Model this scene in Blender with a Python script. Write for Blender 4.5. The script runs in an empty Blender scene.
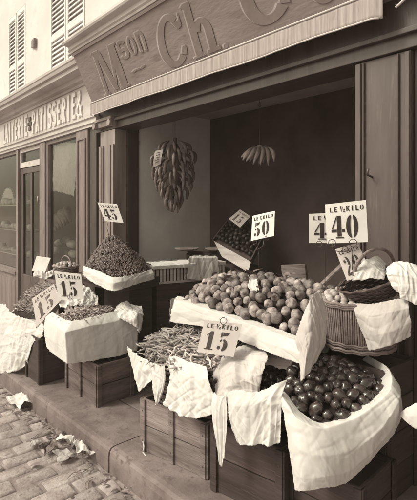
import bpy, math, random
from mathutils import Vector, Matrix, noise
random.seed(7)
R=math.radians
D=bpy.data; scn=bpy.context.scene; COL=scn.collection

# ---------------------------------------------------------------- camera geometry
HAZE=.006
CZ=1.56                       # eye height over the street
FPX,HX,HY=450.0,208.5,209.0   # focal length and horizon, in units of the 417 px wide plate
TH=math.atan2(388,FPX)
FW=Vector((-math.cos(TH),math.sin(TH),0)); RT=Vector((math.sin(TH),math.cos(TH),0))
def ray(px,py): return FW+RT*((px-HX)/FPX)+Vector((0,0,(HY-py)/FPX))
EYE=Vector((0,0,CZ))
def P(px,py,t): return EYE+ray(px,py)*t
def onY(px,py,Y): d=ray(px,py); return EYE+d*(Y/d.y)
def onX(px,py,X): d=ray(px,py); return EYE+d*(X/d.x)
def onPl(px,py,p0,n): d=ray(px,py); return EYE+d*((p0-EYE).dot(n)/d.dot(n))
SL=0.0454
def pave(x): return CZ-1.424+SL*(x+2.4)
def road(x): return pave(x)-.14
KY=1.303; FY=2.3

# ---------------------------------------------------------------- materials (one warm-toned monochrome place)
def sep(v):
    k=max(0,1-v**.5)
    return (min(1,v*(1+.55*k**1.3)),v,v*(1+.02*k),1)
MATS={}
def mat(name,v,rough=.7,var=.25,scale=6,bump=.2,bscale=40,stretch=(1,1,1),v2=None,spec=.3,rnd=0,wear=0,coords='Object',bdist=.01,sheen=0,trans=0):
    m=D.materials.new(name); m.use_nodes=True; nt=m.node_tree; N=nt.nodes; L=nt.links
    b=N['Principled BSDF']; b.inputs['Roughness'].default_value=rough; b.inputs['Specular IOR Level'].default_value=spec
    tc=N.new('ShaderNodeTexCoord'); mp=N.new('ShaderNodeMapping'); mp.inputs['Scale'].default_value=stretch
    L.new(tc.outputs[coords],mp.inputs[0])
    n1=N.new('ShaderNodeTexNoise'); n1.inputs['Scale'].default_value=scale; n1.inputs['Detail'].default_value=7; n1.inputs['Roughness'].default_value=.62
    L.new(mp.outputs[0],n1.inputs[0])
    cr=N.new('ShaderNodeValToRGB'); cr.color_ramp.elements[0].position=.32; cr.color_ramp.elements[1].position=.7
    lo=v*(1-var); hi=min(.9,(v2 if v2 else v*(1+var)))
    cr.color_ramp.elements[0].color=sep(lo); cr.color_ramp.elements[1].color=sep(hi)
    L.new(n1.outputs[0],cr.inputs[0]); out=cr.outputs[0]
    if wear:
        n3=N.new('ShaderNodeTexNoise'); n3.inputs['Scale'].default_value=scale*5; n3.inputs['Detail'].default_value=4
        L.new(mp.outputs[0],n3.inputs[0])
        c3=N.new('ShaderNodeValToRGB'); c3.color_ramp.elements[0].position=.58; c3.color_ramp.elements[1].position=.72
        L.new(n3.outputs[0],c3.inputs[0])
        mx=N.new('ShaderNodeMixRGB'); L.new(c3.outputs[0],mx.inputs[0]); L.new(out,mx.inputs[1]); mx.inputs[2].default_value=sep(max(.01,v*(1+wear)))
        out=mx.outputs[0]
    if rnd:
        oi=N.new('ShaderNodeObjectInfo'); hs=N.new('ShaderNodeHueSaturation')
        mr=N.new('ShaderNodeMapRange'); mr.inputs['To Min'].default_value=1-rnd; mr.inputs['To Max'].default_value=1+rnd
        L.new(oi.outputs['Random'],mr.inputs[0]); L.new(mr.outputs[0],hs.inputs['Value']); L.new(out,hs.inputs['Color']); out=hs.outputs[0]
    L.new(out,b.inputs['Base Color'])
    if bump:
        n2=N.new('ShaderNodeTexNoise'); n2.inputs['Scale'].default_value=bscale; n2.inputs['Detail'].default_value=6
        L.new(mp.outputs[0],n2.inputs[0])
        bp=N.new('ShaderNodeBump'); bp.inputs['Strength'].default_value=bump; bp.inputs['Distance'].default_value=bdist
        L.new(n2.outputs[0],bp.inputs['Height']); L.new(bp.outputs[0],b.inputs['Normal'])
    if trans:
        tl=N.new('ShaderNodeBsdfTranslucent'); L.new(out,tl.inputs[0]); ms=N.new('ShaderNodeMixShader'); ms.inputs[0].default_value=trans
        L.new(b.outputs[0],ms.inputs[1]); L.new(tl.outputs[0],ms.inputs[2]); L.new(ms.outputs[0],N['Material Output'].inputs[0])
    MATS[name]=m; return m
M=MATS
mat('sett_stone',.33,.85,.35,7,.9,45,wear=-.45,bdist=.008)
mat('street_dirt',.24,.95,.4,9,.6,60)
mat('kerb_granite',.17,.75,.4,4,.7,60,wear=-.45,bdist=.004)
mat('pavement_slab',.18,.85,.45,3,.6,60,wear=-.4,bdist=.005)
mat('plaster',.66,.9,.10,1.2,.3,30,wear=-.12)
mat('shutter_paint',.72,.7,.12,5,.1,30)
mat('pale_paint',.50,.6,.3,2.5,.12,25,stretch=(.4,1,1),spec=.5,wear=-.2)
mat('cornice_paint',.42,.6,.35,2.2,.2,25,stretch=(.3,1,2),wear=-.35)
mat('letter_paint',.62,.5,.15,4,.1,30)
mat('sign_paint',.23,.7,.3,2.6,.4,40,stretch=(.35,1,1),wear=-.3,spec=.3)
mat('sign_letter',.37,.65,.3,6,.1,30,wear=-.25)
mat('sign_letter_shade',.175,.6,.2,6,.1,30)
mat('brown_paint',.07,.5,.35,2.5,.15,30,stretch=(3,3,.35),spec=.5,wear=.5)
mat('dark_paint',.045,.45,.35,2.5,.15,30,stretch=(3,3,.35),spec=.5,wear=.5)
mat('column_paint',.22,.5,.4,2.5,.15,30,stretch=(3,3,.35),spec=.5,wear=-.3)
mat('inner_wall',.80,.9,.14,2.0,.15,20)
mat('inner_shade',.06,.9,.3,2.5,.1,20)  # lack of light at the back of the rooms, put into the colour
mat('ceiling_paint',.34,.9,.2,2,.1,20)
mat('shop_floor_mat',.1,.8,.3,4,.1,20)
mat('awning_cloth',.36,.9,.35,3,.2,90,stretch=(14,1,.5),wear=-.3)
mat('awning_trim',.58,.9,.1,3,.2,90)
mat('wood',.14,.8,.5,5,.7,26,stretch=(.5,.5,5),wear=-.5,bdist=.004)
mat('wood_dark',.05,.8,.4,4,.4,22,stretch=(.5,.5,5),wear=.5,bdist=.004)
mat('wood_pale',.48,.8,.3,4,.3,22,stretch=(.6,.6,5),bdist=.004)
mat('wood_grey',.19,.85,.5,5,.7,26,stretch=(.6,.6,5),wear=-.5,bdist=.004)
mat('linen',.73,.95,.07,5,.35,60,bdist=.002,spec=.15,trans=.12)
mat('linen_grey',.58,.95,.15,6,.35,60,bdist=.002,spec=.15,trans=.1)
mat('paper',.68,.85,.10,8,.3,20,bdist=.006,spec=.2,trans=.1)
mat('newsprint',.70,.85,.14,28,.3,20,bdist=.004,spec=.2,wear=-.5,trans=.55)
mat('card',.76,.6,.06,5,.1,40)
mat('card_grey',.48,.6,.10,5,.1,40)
mat('ink',.03,.6,.3,20,0)
mat('ink_worn',.10,.7,.5,25,0)
mat('wire',.05,.35,.2,9,.1,40,spec=.6)
mat('wicker',.19,.65,.4,25,.3,90,wear=.5)
mat('wicker_dark',.075,.65,.4,25,.3,90,wear=.5)
mat('straw',.02,.9,.4,20,.5,60)  # near-black colour standing for deep shade in the gaps
mat('peach',.20,.55,.7,26,.3,80,rnd=.5,spec=.35,wear=-.6,v2=.42)
mat('apricot',.40,.55,.25,30,.12,60,rnd=.2,spec=.3)
mat('plum',.018,.13,.6,30,.10,60,rnd=.4,spec=1.0,v2=.06)
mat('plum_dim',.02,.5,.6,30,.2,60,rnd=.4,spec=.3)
mat('currant',.075,.3,.4,60,.1,90,rnd=.4,spec=.5)
mat('stalk',.22,.7,.3,30,.1,60)
mat('bean',.44,.6,.35,14,.2,60,rnd=.5,spec=.35)
mat('bean_mid',.30,.5,.4,14,.2,60,rnd=.4,spec=.35)
mat('leaf',.16,.6,.4,10,.3,40,rnd=.3)
mat('banana',.13,.5,.4,16,.1,40,rnd=.2,spec=.4)
mat('banana_pale',.3,.5,.3,16,.1,40,rnd=.2,spec=.4)
mat('metal_pan',.25,.35,.3,8,.1,30,spec=.8)
mat('ham',.3,.5,.4,9,.3,30)
mat('loaf',.6,.7,.3,9,.3,30)
mat('white_ware',.8,.35,.1,9,.1,30)
def glassmat():
    m=D.materials.new('shop_glass'); m.use_nodes=True; nt=m.node_tree; N=nt.nodes; L=nt.links
    N.remove(N['Principled BSDF'])
    tr=N.new('ShaderNodeBsdfTransparent'); tr.inputs[0].default_value=(.86,.85,.82,1)
    gl=N.new('ShaderNodeBsdfGlossy'); gl.inputs['Roughness'].default_value=.03; gl.inputs[0].default_value=(.95,.95,.92,1)
    fr=N.new('ShaderNodeFresnel'); fr.inputs[0].default_value=1.5
    tn=N.new('ShaderNodeTexNoise'); tn.inputs['Scale'].default_value=1.3
    bp=N.new('ShaderNodeBump'); bp.inputs['Strength'].default_value=.12; bp.inputs['Distance'].default_value=.05
    L.new(tn.outputs[0],bp.inputs['Height']); L.new(bp.outputs[0],gl.inputs['Normal'])
    ms=N.new('ShaderNodeMixShader'); L.new(fr.outputs[0],ms.inputs[0]); L.new(tr.outputs[0],ms.inputs[1]); L.new(gl.outputs[0],ms.inputs[2])
    L.new(ms.outputs[0],N['Material Output'].inputs[0]); M['glass']=m
glassmat()
def island(m,lo,hi):
    nt=m.node_tree;N=nt.nodes;L=nt.links;b=N['Principled BSDF'];src=b.inputs['Base Color'].links[0].from_socket
    g=N.new('ShaderNodeNewGeometry');mr=N.new('ShaderNodeMapRange');mr.inputs['To Min'].default_value=lo;mr.inputs['To Max'].default_value=hi
    hs=N.new('ShaderNodeHueSaturation');L.new(g.outputs['Random Per Island'],mr.inputs[0]);L.new(mr.outputs[0],hs.inputs['Value']);L.new(src,hs.inputs['Color']);L.new(hs.outputs[0],b.inputs['Base Color'])
island(M['sett_stone'],.72,1.18)
island(M['kerb_granite'],.85,1.12)
island(M['pavement_slab'],.85,1.12)
for k_ in('wood','wood_dark','wood_grey','wood_pale'): island(M[k_],.7,1.3)

# ---------------------------------------------------------------- mesh helpers
def worig(o):
    v=Vector((0,0,0))
    while o: v+=o.location; o=o.parent
    return v
def tag(o,label=None,cat=None,group=None,kind=None):
    if label: o['label']=label
    if cat: o['category']=cat
    if group: o['group']=group
    if kind: o['kind']=kind
    return o
def thing(name,loc,label,cat,group=None,rot=None):
    o=D.objects.new(name,None); COL.objects.link(o); o.location=loc; o.empty_display_size=.05
    if rot: o.rotation_euler=rot
    return tag(o,label,cat,group)
class MB:
    def __init__(s): s.v=[]; s.f=[]; s.mi=[]; s.m=0
    def add(s,vs,fs):
        n=len(s.v); s.v+= [Vector(p) for p in vs]
        for f in fs: s.f.append([i+n for i in f]); s.mi.append(s.m)
        return s
    def hexa(s,p): # p: bottom 4 (ccw) + top 4
        return s.add(p,[(3,2,1,0),(4,5,6,7),(0,1,5,4),(1,2,6,5),(2,3,7,6),(3,0,4,7)])
    def box(s,x0,x1,y0,y1,z0,z1):
        return s.hexa([(x0,y0,z0),(x1,y0,z0),(x1,y1,z0),(x0,y1,z0),(x0,y0,z1),(x1,y0,z1),(x1,y1,z1),(x0,y1,z1)])
    def bar(s,a,b,w,h,up=(0,0,1)): # box beam from a to b, w wide, h high
        a=Vector(a);b=Vector(b);d=(b-a).normalized();u=Vector(up);sd=d.cross(u)
        if sd.length<1e-4: sd=d.cross(Vector((1,0,0)))
        sd.normalize();u=sd.cross(d).normalized();sd*=w/2;u*=h/2
        return s.hexa([a-sd-u,b-sd-u,b+sd-u,a+sd-u,a-sd+u,b-sd+u,b+sd+u,a+sd+u])
    def tube(s,path,rad,seg=8,closed=False):
        path=[Vector(p) for p in path]; n=len(path)
        if not hasattr(rad,'__len__'): rad=[rad]*n
        vs=[];fs=[]; prev=None
        for i,p in enumerate(path):
            if closed: d=(path[(i+1)%n]-path[i-1])
            else: d=path[min(i+1,n-1)]-path[max(i-1,0)]
            d.normalize()
            if prev is None:
                u=d.cross(Vector((0,0,1)))
                if u.length<.1: u=d.cross(Vector((1,0,0)))
            else: u=prev-d*prev.dot(d)
            u.normalize(); prev=u; w=d.cross(u)
            for k in range(seg):
                a=2*math.pi*k/seg; vs.append(p+(u*math.cos(a)+w*math.sin(a))*rad[i])
        m=n if closed else n-1
        for i in range(m):
            j=(i+1)%n
            for k in range(seg): k2=(k+1)%seg; fs.append((i*seg+k,i*seg+k2,j*seg+k2,j*seg+k))
        if not closed: fs.append(tuple(range(seg))[::-1]); fs.append(tuple((n-1)*seg+k for k in range(seg)))
        return s.add(vs,fs)
    def sphere(s,c,r,seg=12,rings=8,sc=(1,1,1),fn=None,mx=None):
        vs=[];fs=[];c=Vector(c)
        def pt(th,ph):
            q=Vector((math.sin(th)*math.cos(ph),math.sin(th)*math.sin(ph),math.cos(th)))
            k=fn(q,th,ph) if fn else 1
            q=Vector((q.x*sc[0],q.y*sc[1],q.z*sc[2]))*r*k
            if mx: q=mx@q
            return c+q
        vs.append(pt(0,0))
        for i in range(1,rings):
            for k in range(seg): vs.append(pt(math.pi*i/rings,2*math.pi*k/seg))
        vs.append(pt(math.pi,0))
        for k in range(seg): fs.append((0,1+k,1+(k+1)%seg))
        for i in range(rings-2):
            for k in range(seg):
                a=1+i*seg+k;b=1+i*seg+(k+1)%seg; fs.append((a,a+seg,b+seg,b))
        e=len(vs)-1
        for k in range(seg): fs.append((e,1+(rings-2)*seg+(k+1)%seg,1+(rings-2)*seg+k))
        return s.add(vs,fs)
    def grid(s,rows):
        n=len(rows[0]);vs=[p for r in rows for p in r]
        fs=[(i*n+j,i*n+j+1,(i+1)*n+j+1,(i+1)*n+j) for i in range(len(rows)-1) for j in range(n-1)]
        return s.add(vs,fs)
    def prism(s,poly,off): # polygon extruded by off
        n=len(poly); off=Vector(off); poly=[Vector(p) for p in poly]
        # orientation: front face at +off
        nrm=Vector((0,0,0))
        for i in range(n): nrm+=poly[i].cross(poly[(i+1)%n])
        if nrm.dot(off)<0: poly=poly[::-1]
        return s.add(poly+[p+off for p in poly],[tuple(range(n))[::-1],tuple(range(n,2*n))]+[(i,(i+1)%n,(i+1)%n+n,i+n) for i in range(n)])
    def profile(s,pts,x0,x1): # (y,z) profile extruded along x
        return s.prism([(x0,y,z) for y,z in pts],(x1-x0,0,0))
    def build(s,name,m,parent=None,smooth=False,bevel=0,solid=0,sub=0):
        me=D.meshes.new(name); o0=worig(parent) if parent else Vector((0,0,0))
        me.from_pydata([tuple(p-o0) for p in s.v],[],s.f)
        ms=m if isinstance(m,(list,tuple)) else [m]
        for q in ms: me.materials.append(M[q])
        if len(ms)>1:
            for p,i in zip(me.polygons,s.mi): p.material_index=i
        if smooth:
            for p in me.polygons: p.use_smooth=True
        me.update(); o=D.objects.new(name,me); COL.objects.link(o)
        if parent: o.parent=parent
        if solid: md=o.modifiers.new('s','SOLIDIFY'); md.thickness=solid; md.offset=0
        if sub: md=o.modifiers.new('u','SUBSURF'); md.levels=sub; md.render_levels=sub
        if bevel: md=o.modifiers.new('b','BEVEL'); md.width=bevel; md.segments=2; md.limit_method='ANGLE'; md.angle_limit=R(40)
        return o
def struct(name,mb,m,**k): return tag(mb.build(name,m,**k),kind='structure')

def cr(p,t): # catmull-rom through list p at t in [0,1]
    n=len(p)-1
    if n==0: return p[0]
    x=t*n;i=min(int(x),n-1);u=x-i
    a=p[max(i-1,0)];b=p[i];c=p[i+1];d=p[min(i+2,n)]
    if i==0: a=b*2-c
    if i==n-1: d=c*2-b
    return .5*((2*b)+(c-a)*u+(2*a-5*b+4*c-d)*u*u+(3*b-a-3*c+d)*u**3)
def fbm(p,o=3):
    s=0;a=1
    for i in range(o): s+=a*noise.noise(p*(2**i)); a*=.5
    return s
def ridge(p): return 1-2*abs(noise.noise(p))
def lin(p,t,k):
    n=len(p)-1; x=t*n; i=min(int(x),n-1); u=x-i
    return cr(p,t)*(1-k)+(p[i]*(1-u)+p[i+1]*u)*k
def crease(p,rot,fx,fy,so):
    q=rot@(p+so); q=Vector((q.x*fx,q.y*fy,q.z*fx)); q+=Vector((fbm(q*.7,2),fbm(q*.7+Vector((9,3,1)),2),0))*.5
    r_=max(0,1-abs(noise.noise(q))*3.4); return r_**1.5
def cloth(name,rows,m,label=None,cat='cloth',group=None,nu=44,nv=30,amp=.010,folds=.008,fs=4.2,parent=None,ragged=.004,thick=.0010,seed=0,sharp=.75,side=.15):
    """rows: lists of world points, top edge first. Folds run down the rows."""
    nu=min(150,int(nu*2.6));nv=min(90,int(nv*2.4))
    rr=[[lin(r,j/(nu-1),side) for j in range(nu)] for r in rows]
    g=[[lin([r[j] for r in rr],i/(nv-1),sharp) for j in range(nu)] for i in range(nv)]
    so=Vector((seed*3.7,seed*1.3,seed*.7)); out=[]
    rots=[Matrix.Rotation(seed*1.7+k*1.1,3,'X')@Matrix.Rotation(seed*.9+k*2.1,3,'Y') for k in range(4)]
    fs=min(fs,6)
    for i in range(nv):
        o=[]
        for j in range(nu):
            a=g[i][max(j-1,0)];b=g[i][min(j+1,nu-1)];c=g[max(i-1,0)][j];d=g[min(i+1,nv-1)][j]
            n=(b-a).cross(d-c)
            if n.length<1e-9: n=Vector((0,-1,0))
            n.normalize(); p=g[i][j]; v=i/(nv-1)
            q=Vector((j/(nu-1)*fs+.25*v,v*1.1,0))+so
            h=folds*(.25+v)*(noise.noise(q)*1.1+.4*noise.noise(q*2.3)+.35*(abs(noise.noise(q*1.6+so))*2-.5))
            h+=.62*amp*(.8*crease(p,rots[0],2.5,10,so)-.6*crease(p,rots[1],3,12,so)+.5*crease(p,rots[2],5,24,so)-.5*crease(p,rots[3],6,28,so)+.3*crease(p,rots[1],11,46,so)+.07*fbm(p*60+so,2))
            e=min(i,nv-1-i,j,nu-1-j)
            p=p+n*h
            if e==0: p=p+((d-c) if i in(0,nv-1) else (b-a))*(noise.noise(p*22+so)*1.6+noise.noise(p*120+so)*1.3)
            o.append(p)
        out.append(o)
    mb=MB().grid(out); ob=mb.build(name,m,parent=parent,smooth=True,solid=thick)
    if label: tag(ob,label,cat,group)
    return ob
def rows(*rs): return [[P(*q) for q in r] for r in rs]

# ---------------------------------------------------------------- lettering
def stroke(pl,w,w2=None):
    n=len(pl); Lf=[];Rt=[]
    for i,(x,y) in enumerate(pl):
        a=pl[max(i-1,0)];b=pl[min(i+1,n-1)];dx=b[0]-a[0];dy=b[1]-a[1];l=math.hypot(dx,dy) or 1
        ww=w if w2 is None else w+(w2-w)*i/(n-1)
        nx,ny=-dy/l*ww/2,dx/l*ww/2; Lf.append((x+nx,y+ny));Rt.append((x-nx,y-ny))
    return Lf+Rt[::-1]
def rc(x0,y0,x1,y1): return [(x0,y0),(x1,y0),(x1,y1),(x0,y1)]
def arc(cx,cy,rx,ry,a0,a1,n=14): return [(cx+rx*math.cos(R(a0+(a1-a0)*i/n)),cy+ry*math.sin(R(a0+(a1-a0)*i/n))) for i in range(n+1)]
def ringseg(cx,cy,ro,so,ri,si,a0,a1,n=16): return arc(cx,cy,ro,so,a0,a1,n)+arc(cx,cy,ri,si,a0,a1,n)[::-1]
def S_(w): return [stroke(arc(.3,.74,.2,.2,20,200,9)+arc(.3,.70,.2,.2,200,260,3)[1:]+arc(.3,.28,.21,.24,80,-40,6)+arc(.3,.26,.21,.2,-60,-160,7),w)]
def font(ch,w=.17):
    h=w/2
    G={'L':[rc(.08,0,.08+w,1),rc(.08+w,0,.55,w*.8)],
    'E':[rc(.08,0,.08+w,1),rc(.08+w,0,.55,w*.8),rc(.08+w,1-w*.8,.53,1),rc(.08+w,.46,.45,.46+w*.7)],
    'K':[rc(.08,0,.08+w,1),[(.08+w,.42),(.42,1),(.42+w,1),(.08+w,.56)],[(.22,.55),(.42,0),(.42+w*1.1,0),(.31,.66)]],
    'I':[rc(.2,0,.2+w,1)],
    'O':[ringseg(.3,.5,.26,.5,.26-w,.5-w*.6,100,260),ringseg(.34,.5,.26,.5,.26-w,.5-w*.6,-80,80)],
    '/':[stroke([(.05,0),(.4,1)],.06)],
    'T':[rc(.3-h,0,.3+h,1-w*.8),rc(.02,1-w*.8,.58,1),rc(.02,.72,.02+w*.5,1-w*.8),rc(.58-w*.5,.72,.58,1-w*.8)],
    'A':[[(.02,0),(.02+w,0),(.3+h*.7,1),(.3-h*.7,1)],[(.58-w,0),(.58,0),(.3+h*.7,1),(.3-h*.3,1)],rc(.16,.25,.44,.25+w*.6)],
    'P':[rc(.08,0,.08+w,1),ringseg(.08+w,.72,.33,.28,.33-w,.28-w*.7,-90,90)],
    'R':[rc(.08,0,.08+w,1),ringseg(.08+w,.72,.33,.28,.33-w,.28-w*.7,-90,90),[(.24,.46),(.24+w*.9,.46),(.58,0),(.58-w,0)]],
    'S':S_(w),
    '&':[stroke([(.58,.0),(.2,.70),(.22,.90),(.33,.96)],w*.6),stroke([(.33,.96),(.42,.88),(.40,.70),(.30,.58)],w*.6),stroke([(.26,.54),(.10,.36),(.10,.12),(.26,.04),(.42,.12),(.56,.42)],w*.6)],
    '1':[[(.22,.06),(.5,.06),(.5,1),(.34,1),(.22,.9)],[(.06,.74),(.18,.78),(.18,.87)],rc(.08,0,.64,.055)],
    '0':[ringseg(.31,.5,.31,.5,.07,.43,97,263),ringseg(.37,.5,.31,.5,.07,.43,-83,83)],
    '4':[rc(.34,.08,.58,1),rc(.0,.27,.31,.40),rc(.61,.27,.78,.40),rc(.24,0,.7,.055),[(.02,.44),(.10,.44),(.31,.86),(.31,.98)]],
    '5':[[(.12,.72),(.2,.72),(.22,1),(.12,1)],[(.25,.8),(.5,.83),(.62,1),(.25,.97)],ringseg(.3,.32,.32,.32,.08,.25,-82,82),ringseg(.26,.32,.2,.30,.10,.22,100,140),[(.02,.16),(.06,.26),(.18,.26),(.22,.14),(.14,.06),(.05,.08)]],
    '2':[ringseg(.34,.70,.28,.30,.06,.23,-35,100),arc(.15,.76,.11,.09,0,340,10),[(.04,.13),(.2,.13),(.56,.50),(.40,.50)],[(.03,.0),(.62,.0),(.66,.22),(.56,.14),(.03,.10)]],
    'M':[[(.06,.05),(.18,.05),(.19,.96),(.06,.96)],[(.14,.96),(.36,.96),(.60,.05),(.44,.05)],[(.50,.05),(.62,.22),(.84,.96),(.72,.96)],rc(.70,.05,.95,.96),rc(.0,0,.24,.05),rc(.66,0,1.02,.05),rc(.0,.96,.3,1),rc(.72,.96,1.02,1)],
    's':[stroke(arc(.3,.74,.2,.2,20,200,9)+arc(.3,.70,.2,.2,200,260,3)[1:]+arc(.3,.28,.21,.24,80,-40,6)+arc(.3,.26,.21,.2,-60,-160,7),.17)],
    'o':[ringseg(.3,.5,.28,.5,.11,.38,0,180),ringseg(.3,.5,.28,.5,.11,.38,180,360)],
    'n':[rc(.05,0,.22,1),ringseg(.32,.62,.24,.38,.08,.24,0,150),rc(.40,0,.57,.62)],
    'C':[ringseg(.5,.5,.5,.5,.25,.38,48,312,30),[(.64,.80),(.80,.66),(.93,.70),(.92,.95),(.86,.82)],[(.70,.20),(.80,.34),(.92,.33),(.88,.16)]],
    'h':[rc(.12,.03,.36,.98),rc(.02,0,.46,.035),[(.0,.92),(.12,.98),(.12,.9)],ringseg(.56,.38,.32,.27,.08,.17,0,165),rc(.64,.06,.88,.38),rc(.56,0,1.0,.06)],
    '~':[stroke([(0,.3),(.25,.65),(.5,.5),(.75,.35),(1,.7)],.35,.35)],
    '.':[arc(.5,.5,.5,.5,0,350,14)],
    '*':[arc(.3,.5,.09,.09,0,350,10)]+[arc(.3+.2*math.cos(R(a)),.5+.26*math.sin(R(a)),.09,.1,0,350,10) for a in range(0,360,60)],
    }
    return G.get(ch,[])
def text_on(mb,fn,s,x0,y0,h,wd,th,ch_w=.17,adv=.66,base=.0005):
    """write s; fn(u,v)->(point, normal); each glyph cell is wd wide, h high"""
    k=0
    for i,c in enumerate(s):
        for poly in font(c,ch_w):
            pts=[];n=None
            for (gx,gy) in poly:
                p,n=fn(x0+i*wd+gx*wd/adv*.95, y0+gy*h); pts.append(p)
            k+=1; t=th+.00025*(k%7)
            mb.prism([p-n*.0004 for p in pts],n*(t+base))
def quadfn(c,n=None): # c: TL TR BR BL world points; u right, v up
    TL,TR,BR,BL=c
    nn=(TR-TL).cross(BL-TL).normalized()
    if nn.dot(EYE-TL)<0: nn=-nn
    def fn(u,v): return (BL*(1-u)+BR*u)*(1-v)+(TL*(1-u)+TR*u)*v, nn
    return fn,nn

def price_sign(corners,t,digits,label,m='card',ink='ink',stand=None,head='LE½KILO',mirror=False,cells=None,small=True):
    c=[P(px,py,(t[i] if hasattr(t,'__len__') else t)) for i,(px,py) in enumerate(corners)]
    base=stand[-1] if stand else (c[2]+c[3])/2
    root=thing('price_sign',base,label,'price sign','price signs stuck in the produce')
    fn,n=quadfn(c); th=.0016
    # slightly warped card
    mb=MB(); K=8
    def w(u,v): p,_=fn(u,v); return p+n*(.004*math.sin(u*3.1)+.003*noise.noise(Vector((u*2,v*2,len(digits)+t if not hasattr(t,'__len__') else 1))))
    mb.grid([[w(i/K,1-j/K) for i in range(K+1)] for j in range(K+1)])
    mb.build('card',m,root,solid=th)
    def fw(u,v): return w(u,v)+n*(th/2+.0006),n
    mb=MB()
    if small:
        x=.10; cw=.8/7.2
        text_on(mb,fw,'LE',x,.78,.13,cw,.0004)
        # the fraction one half
        text_on(mb,fw,'1',x+2.35*cw,.84,.08,cw*.5,.0004); text_on(mb,fw,'/',x+2.6*cw,.78,.13,cw*.9,.0004); text_on(mb,fw,'2',x+3.05*cw,.77,.075,cw*.5,.0004)
        text_on(mb,fw,'KILO',x+3.7*cw,.78,.13,cw,.0004)
    nd=len(digits); wd=.74/nd
    text_on(mb,fw,digits,.13,.12,.56,wd,.0004,adv=.82)
    mb.build('lettering',ink,root)
    if stand:
        mb=MB(); mb.tube(stand,.0022,6); 
        mb.build('wire_stand','wire',root,smooth=True)
    return root,c,n,fn
def ring_pts(c,r,ax,ay,n=14): return [c+ax*(r*math.cos(2*math.pi*i/n))+ay*(r*math.sin(2*math.pi*i/n)) for i in range(n)]
def clip_ring(root,px,py,t,r=.014,name='wire_ring'):
    mb=MB(); c=P(px,py,t); mb.tube(ring_pts(c,r,RT,Vector((0,0,1))),.0018,6,closed=True); mb.build(name,'wire',root,smooth=True)

# ================================================================= SETTING
# street of stone setts, falling gently away to the left
def add_sett(mb,x0,x1,y0,y1):
    g=.006; j=lambda:random.uniform(-.004,.004)
    x0+=g+j();x1-=g+j();y0+=g+j();y1-=g+j()
    dz=random.uniform(-.006,.005); tx=random.uniform(-.004,.004); ty=random.uniform(-.004,.004)
    def q(ins,z): 
        out=[]
        for (x,y,sx,sy) in((x0,y0,1,1),(x1,y0,-1,1),(x1,y1,-1,-1),(x0,y1,1,-1)):
            out.append((x+sx*ins,y+sy*ins,road(x)+dz+tx*(1 if sx>0 else -1)+ty*(1 if sy>0 else -1)+z))
        return out
    a=q(0,-.035);b=q(.002,-.010);c=q(.009,-.001);d=q(.026,.0025)
    vs=a+b+c+d; fs=[]
    for l in range(3):
        for k in range(4): k2=(k+1)%4; fs.append((l*4+k,l*4+k2,l*4+4+k2,l*4+4+k))
    fs.append((12,13,14,15)); mb.add(vs,fs)
mb=MB(); x=-9.5; row=0
while x<1.2:
    w=random.uniform(.125,.15); y=KY-.02-(.0 if row%2 else .11)
    if not row%2: add_sett(mb,x,x+w,y,KY-.015)
    while y>-2.2:
        l=random.uniform(.19,.25); add_sett(mb,x,x+w,y-l,y); y-=l
    x+=w; row+=1
struct('road',mb,'sett_stone',smooth=True)
mb=MB()
mb.add([(x,y,road(x)-.009) for x in(-10,1.5) for y in(-2.3,KY+.05)],[(0,1,3,2)][::-1]); struct('road_joints',mb,'street_dirt')
mb=MB(); mb.add([(-150,-150,road(-10)-.35),(150,-150,road(-10)-.35),(150,150,road(-10)-.35),(-150,150,road(-10)-.35)],[(0,1,2,3)]); struct('ground',mb,'street_dirt')
mb=MB(); mb.add([(-60,-2.3,road(-10)-.05),(-10,-2.3,road(-10)-.012),(-10,KY,road(-10)-.012),(-60,KY,road(-10)-.05)],[(0,1,2,3)])
mb.add([(-60,-9,road(-10)-.05),(60,-9,road(-10)-.02),(60,-2.25,road(1)-.02),(-10,-2.25,road(-10)-.02),(-60,-2.25,road(-10)-.05)],[(0,1,2,3,4)]); struct('street_far',mb,'sett_stone')
# kerb stones with rounded nose
joints=[-60,-12,-9.4,-8.1,-6.9,-5.75,-4.62]+[onPl(43,404,Vector((0,0,pave(-3.5))),Vector((0,0,1))).x,-2.42,-1.25,.1,1.4,3,60]
mb=MB(); KW=.42
for a,b in zip(joints,joints[1:]):
    a+=.004;b-=.004; n=6; j1=random.uniform(-.003,.003); jy=random.uniform(-.004,.004)
    prof=[(0,-.2),(0.0,-.055),(.004,-.022),(.016,-.006),(.04,0),(KW-.01,.004),(KW,-.004),(KW,-.2)]
    rws=[]
    for i in range(n+1):
        x=a+(b-a)*i/n
        rws.append([Vector((x,KY+jy+y+(.004*noise.noise(Vector((x*5,z*30,1))) if y<.05 else 0),pave(x)+j1+z+.003*noise.noise(Vector((x*6,y*9,3))))) for y,z in prof])
    mb.grid(rws); 
    for r_,rev in((rws[0],0),(rws[-1],1)):
        mb.add(r_,[tuple(range(len(r_)))[::(-1 if rev else 1)]])
struct('kerb',mb,'kerb_granite',smooth=False)
mb=MB()
xs=[-60,-12,-6,-5.0,-4.05,-3.0,-2.0,-.9,.2,60]
for a,b in zip(xs,xs[1:]):
    a+=.003;b-=.003
    mb.hexa([(a,KY+KW+.008,pave(a)-.2),(b,KY+KW+.008,pave(b)-.2),(b,FY+1.6,pave(b)-.2),(a,FY+1.6,pave(a)-.2),(a,KY+KW+.008,pave(a)),(b,KY+KW+.008,pave(b)),(b,FY+1.6,pave(b)),(a,FY+1.6,pave(a))])
struct('pavement',mb,'pavement_slab',bevel=.004)

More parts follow.
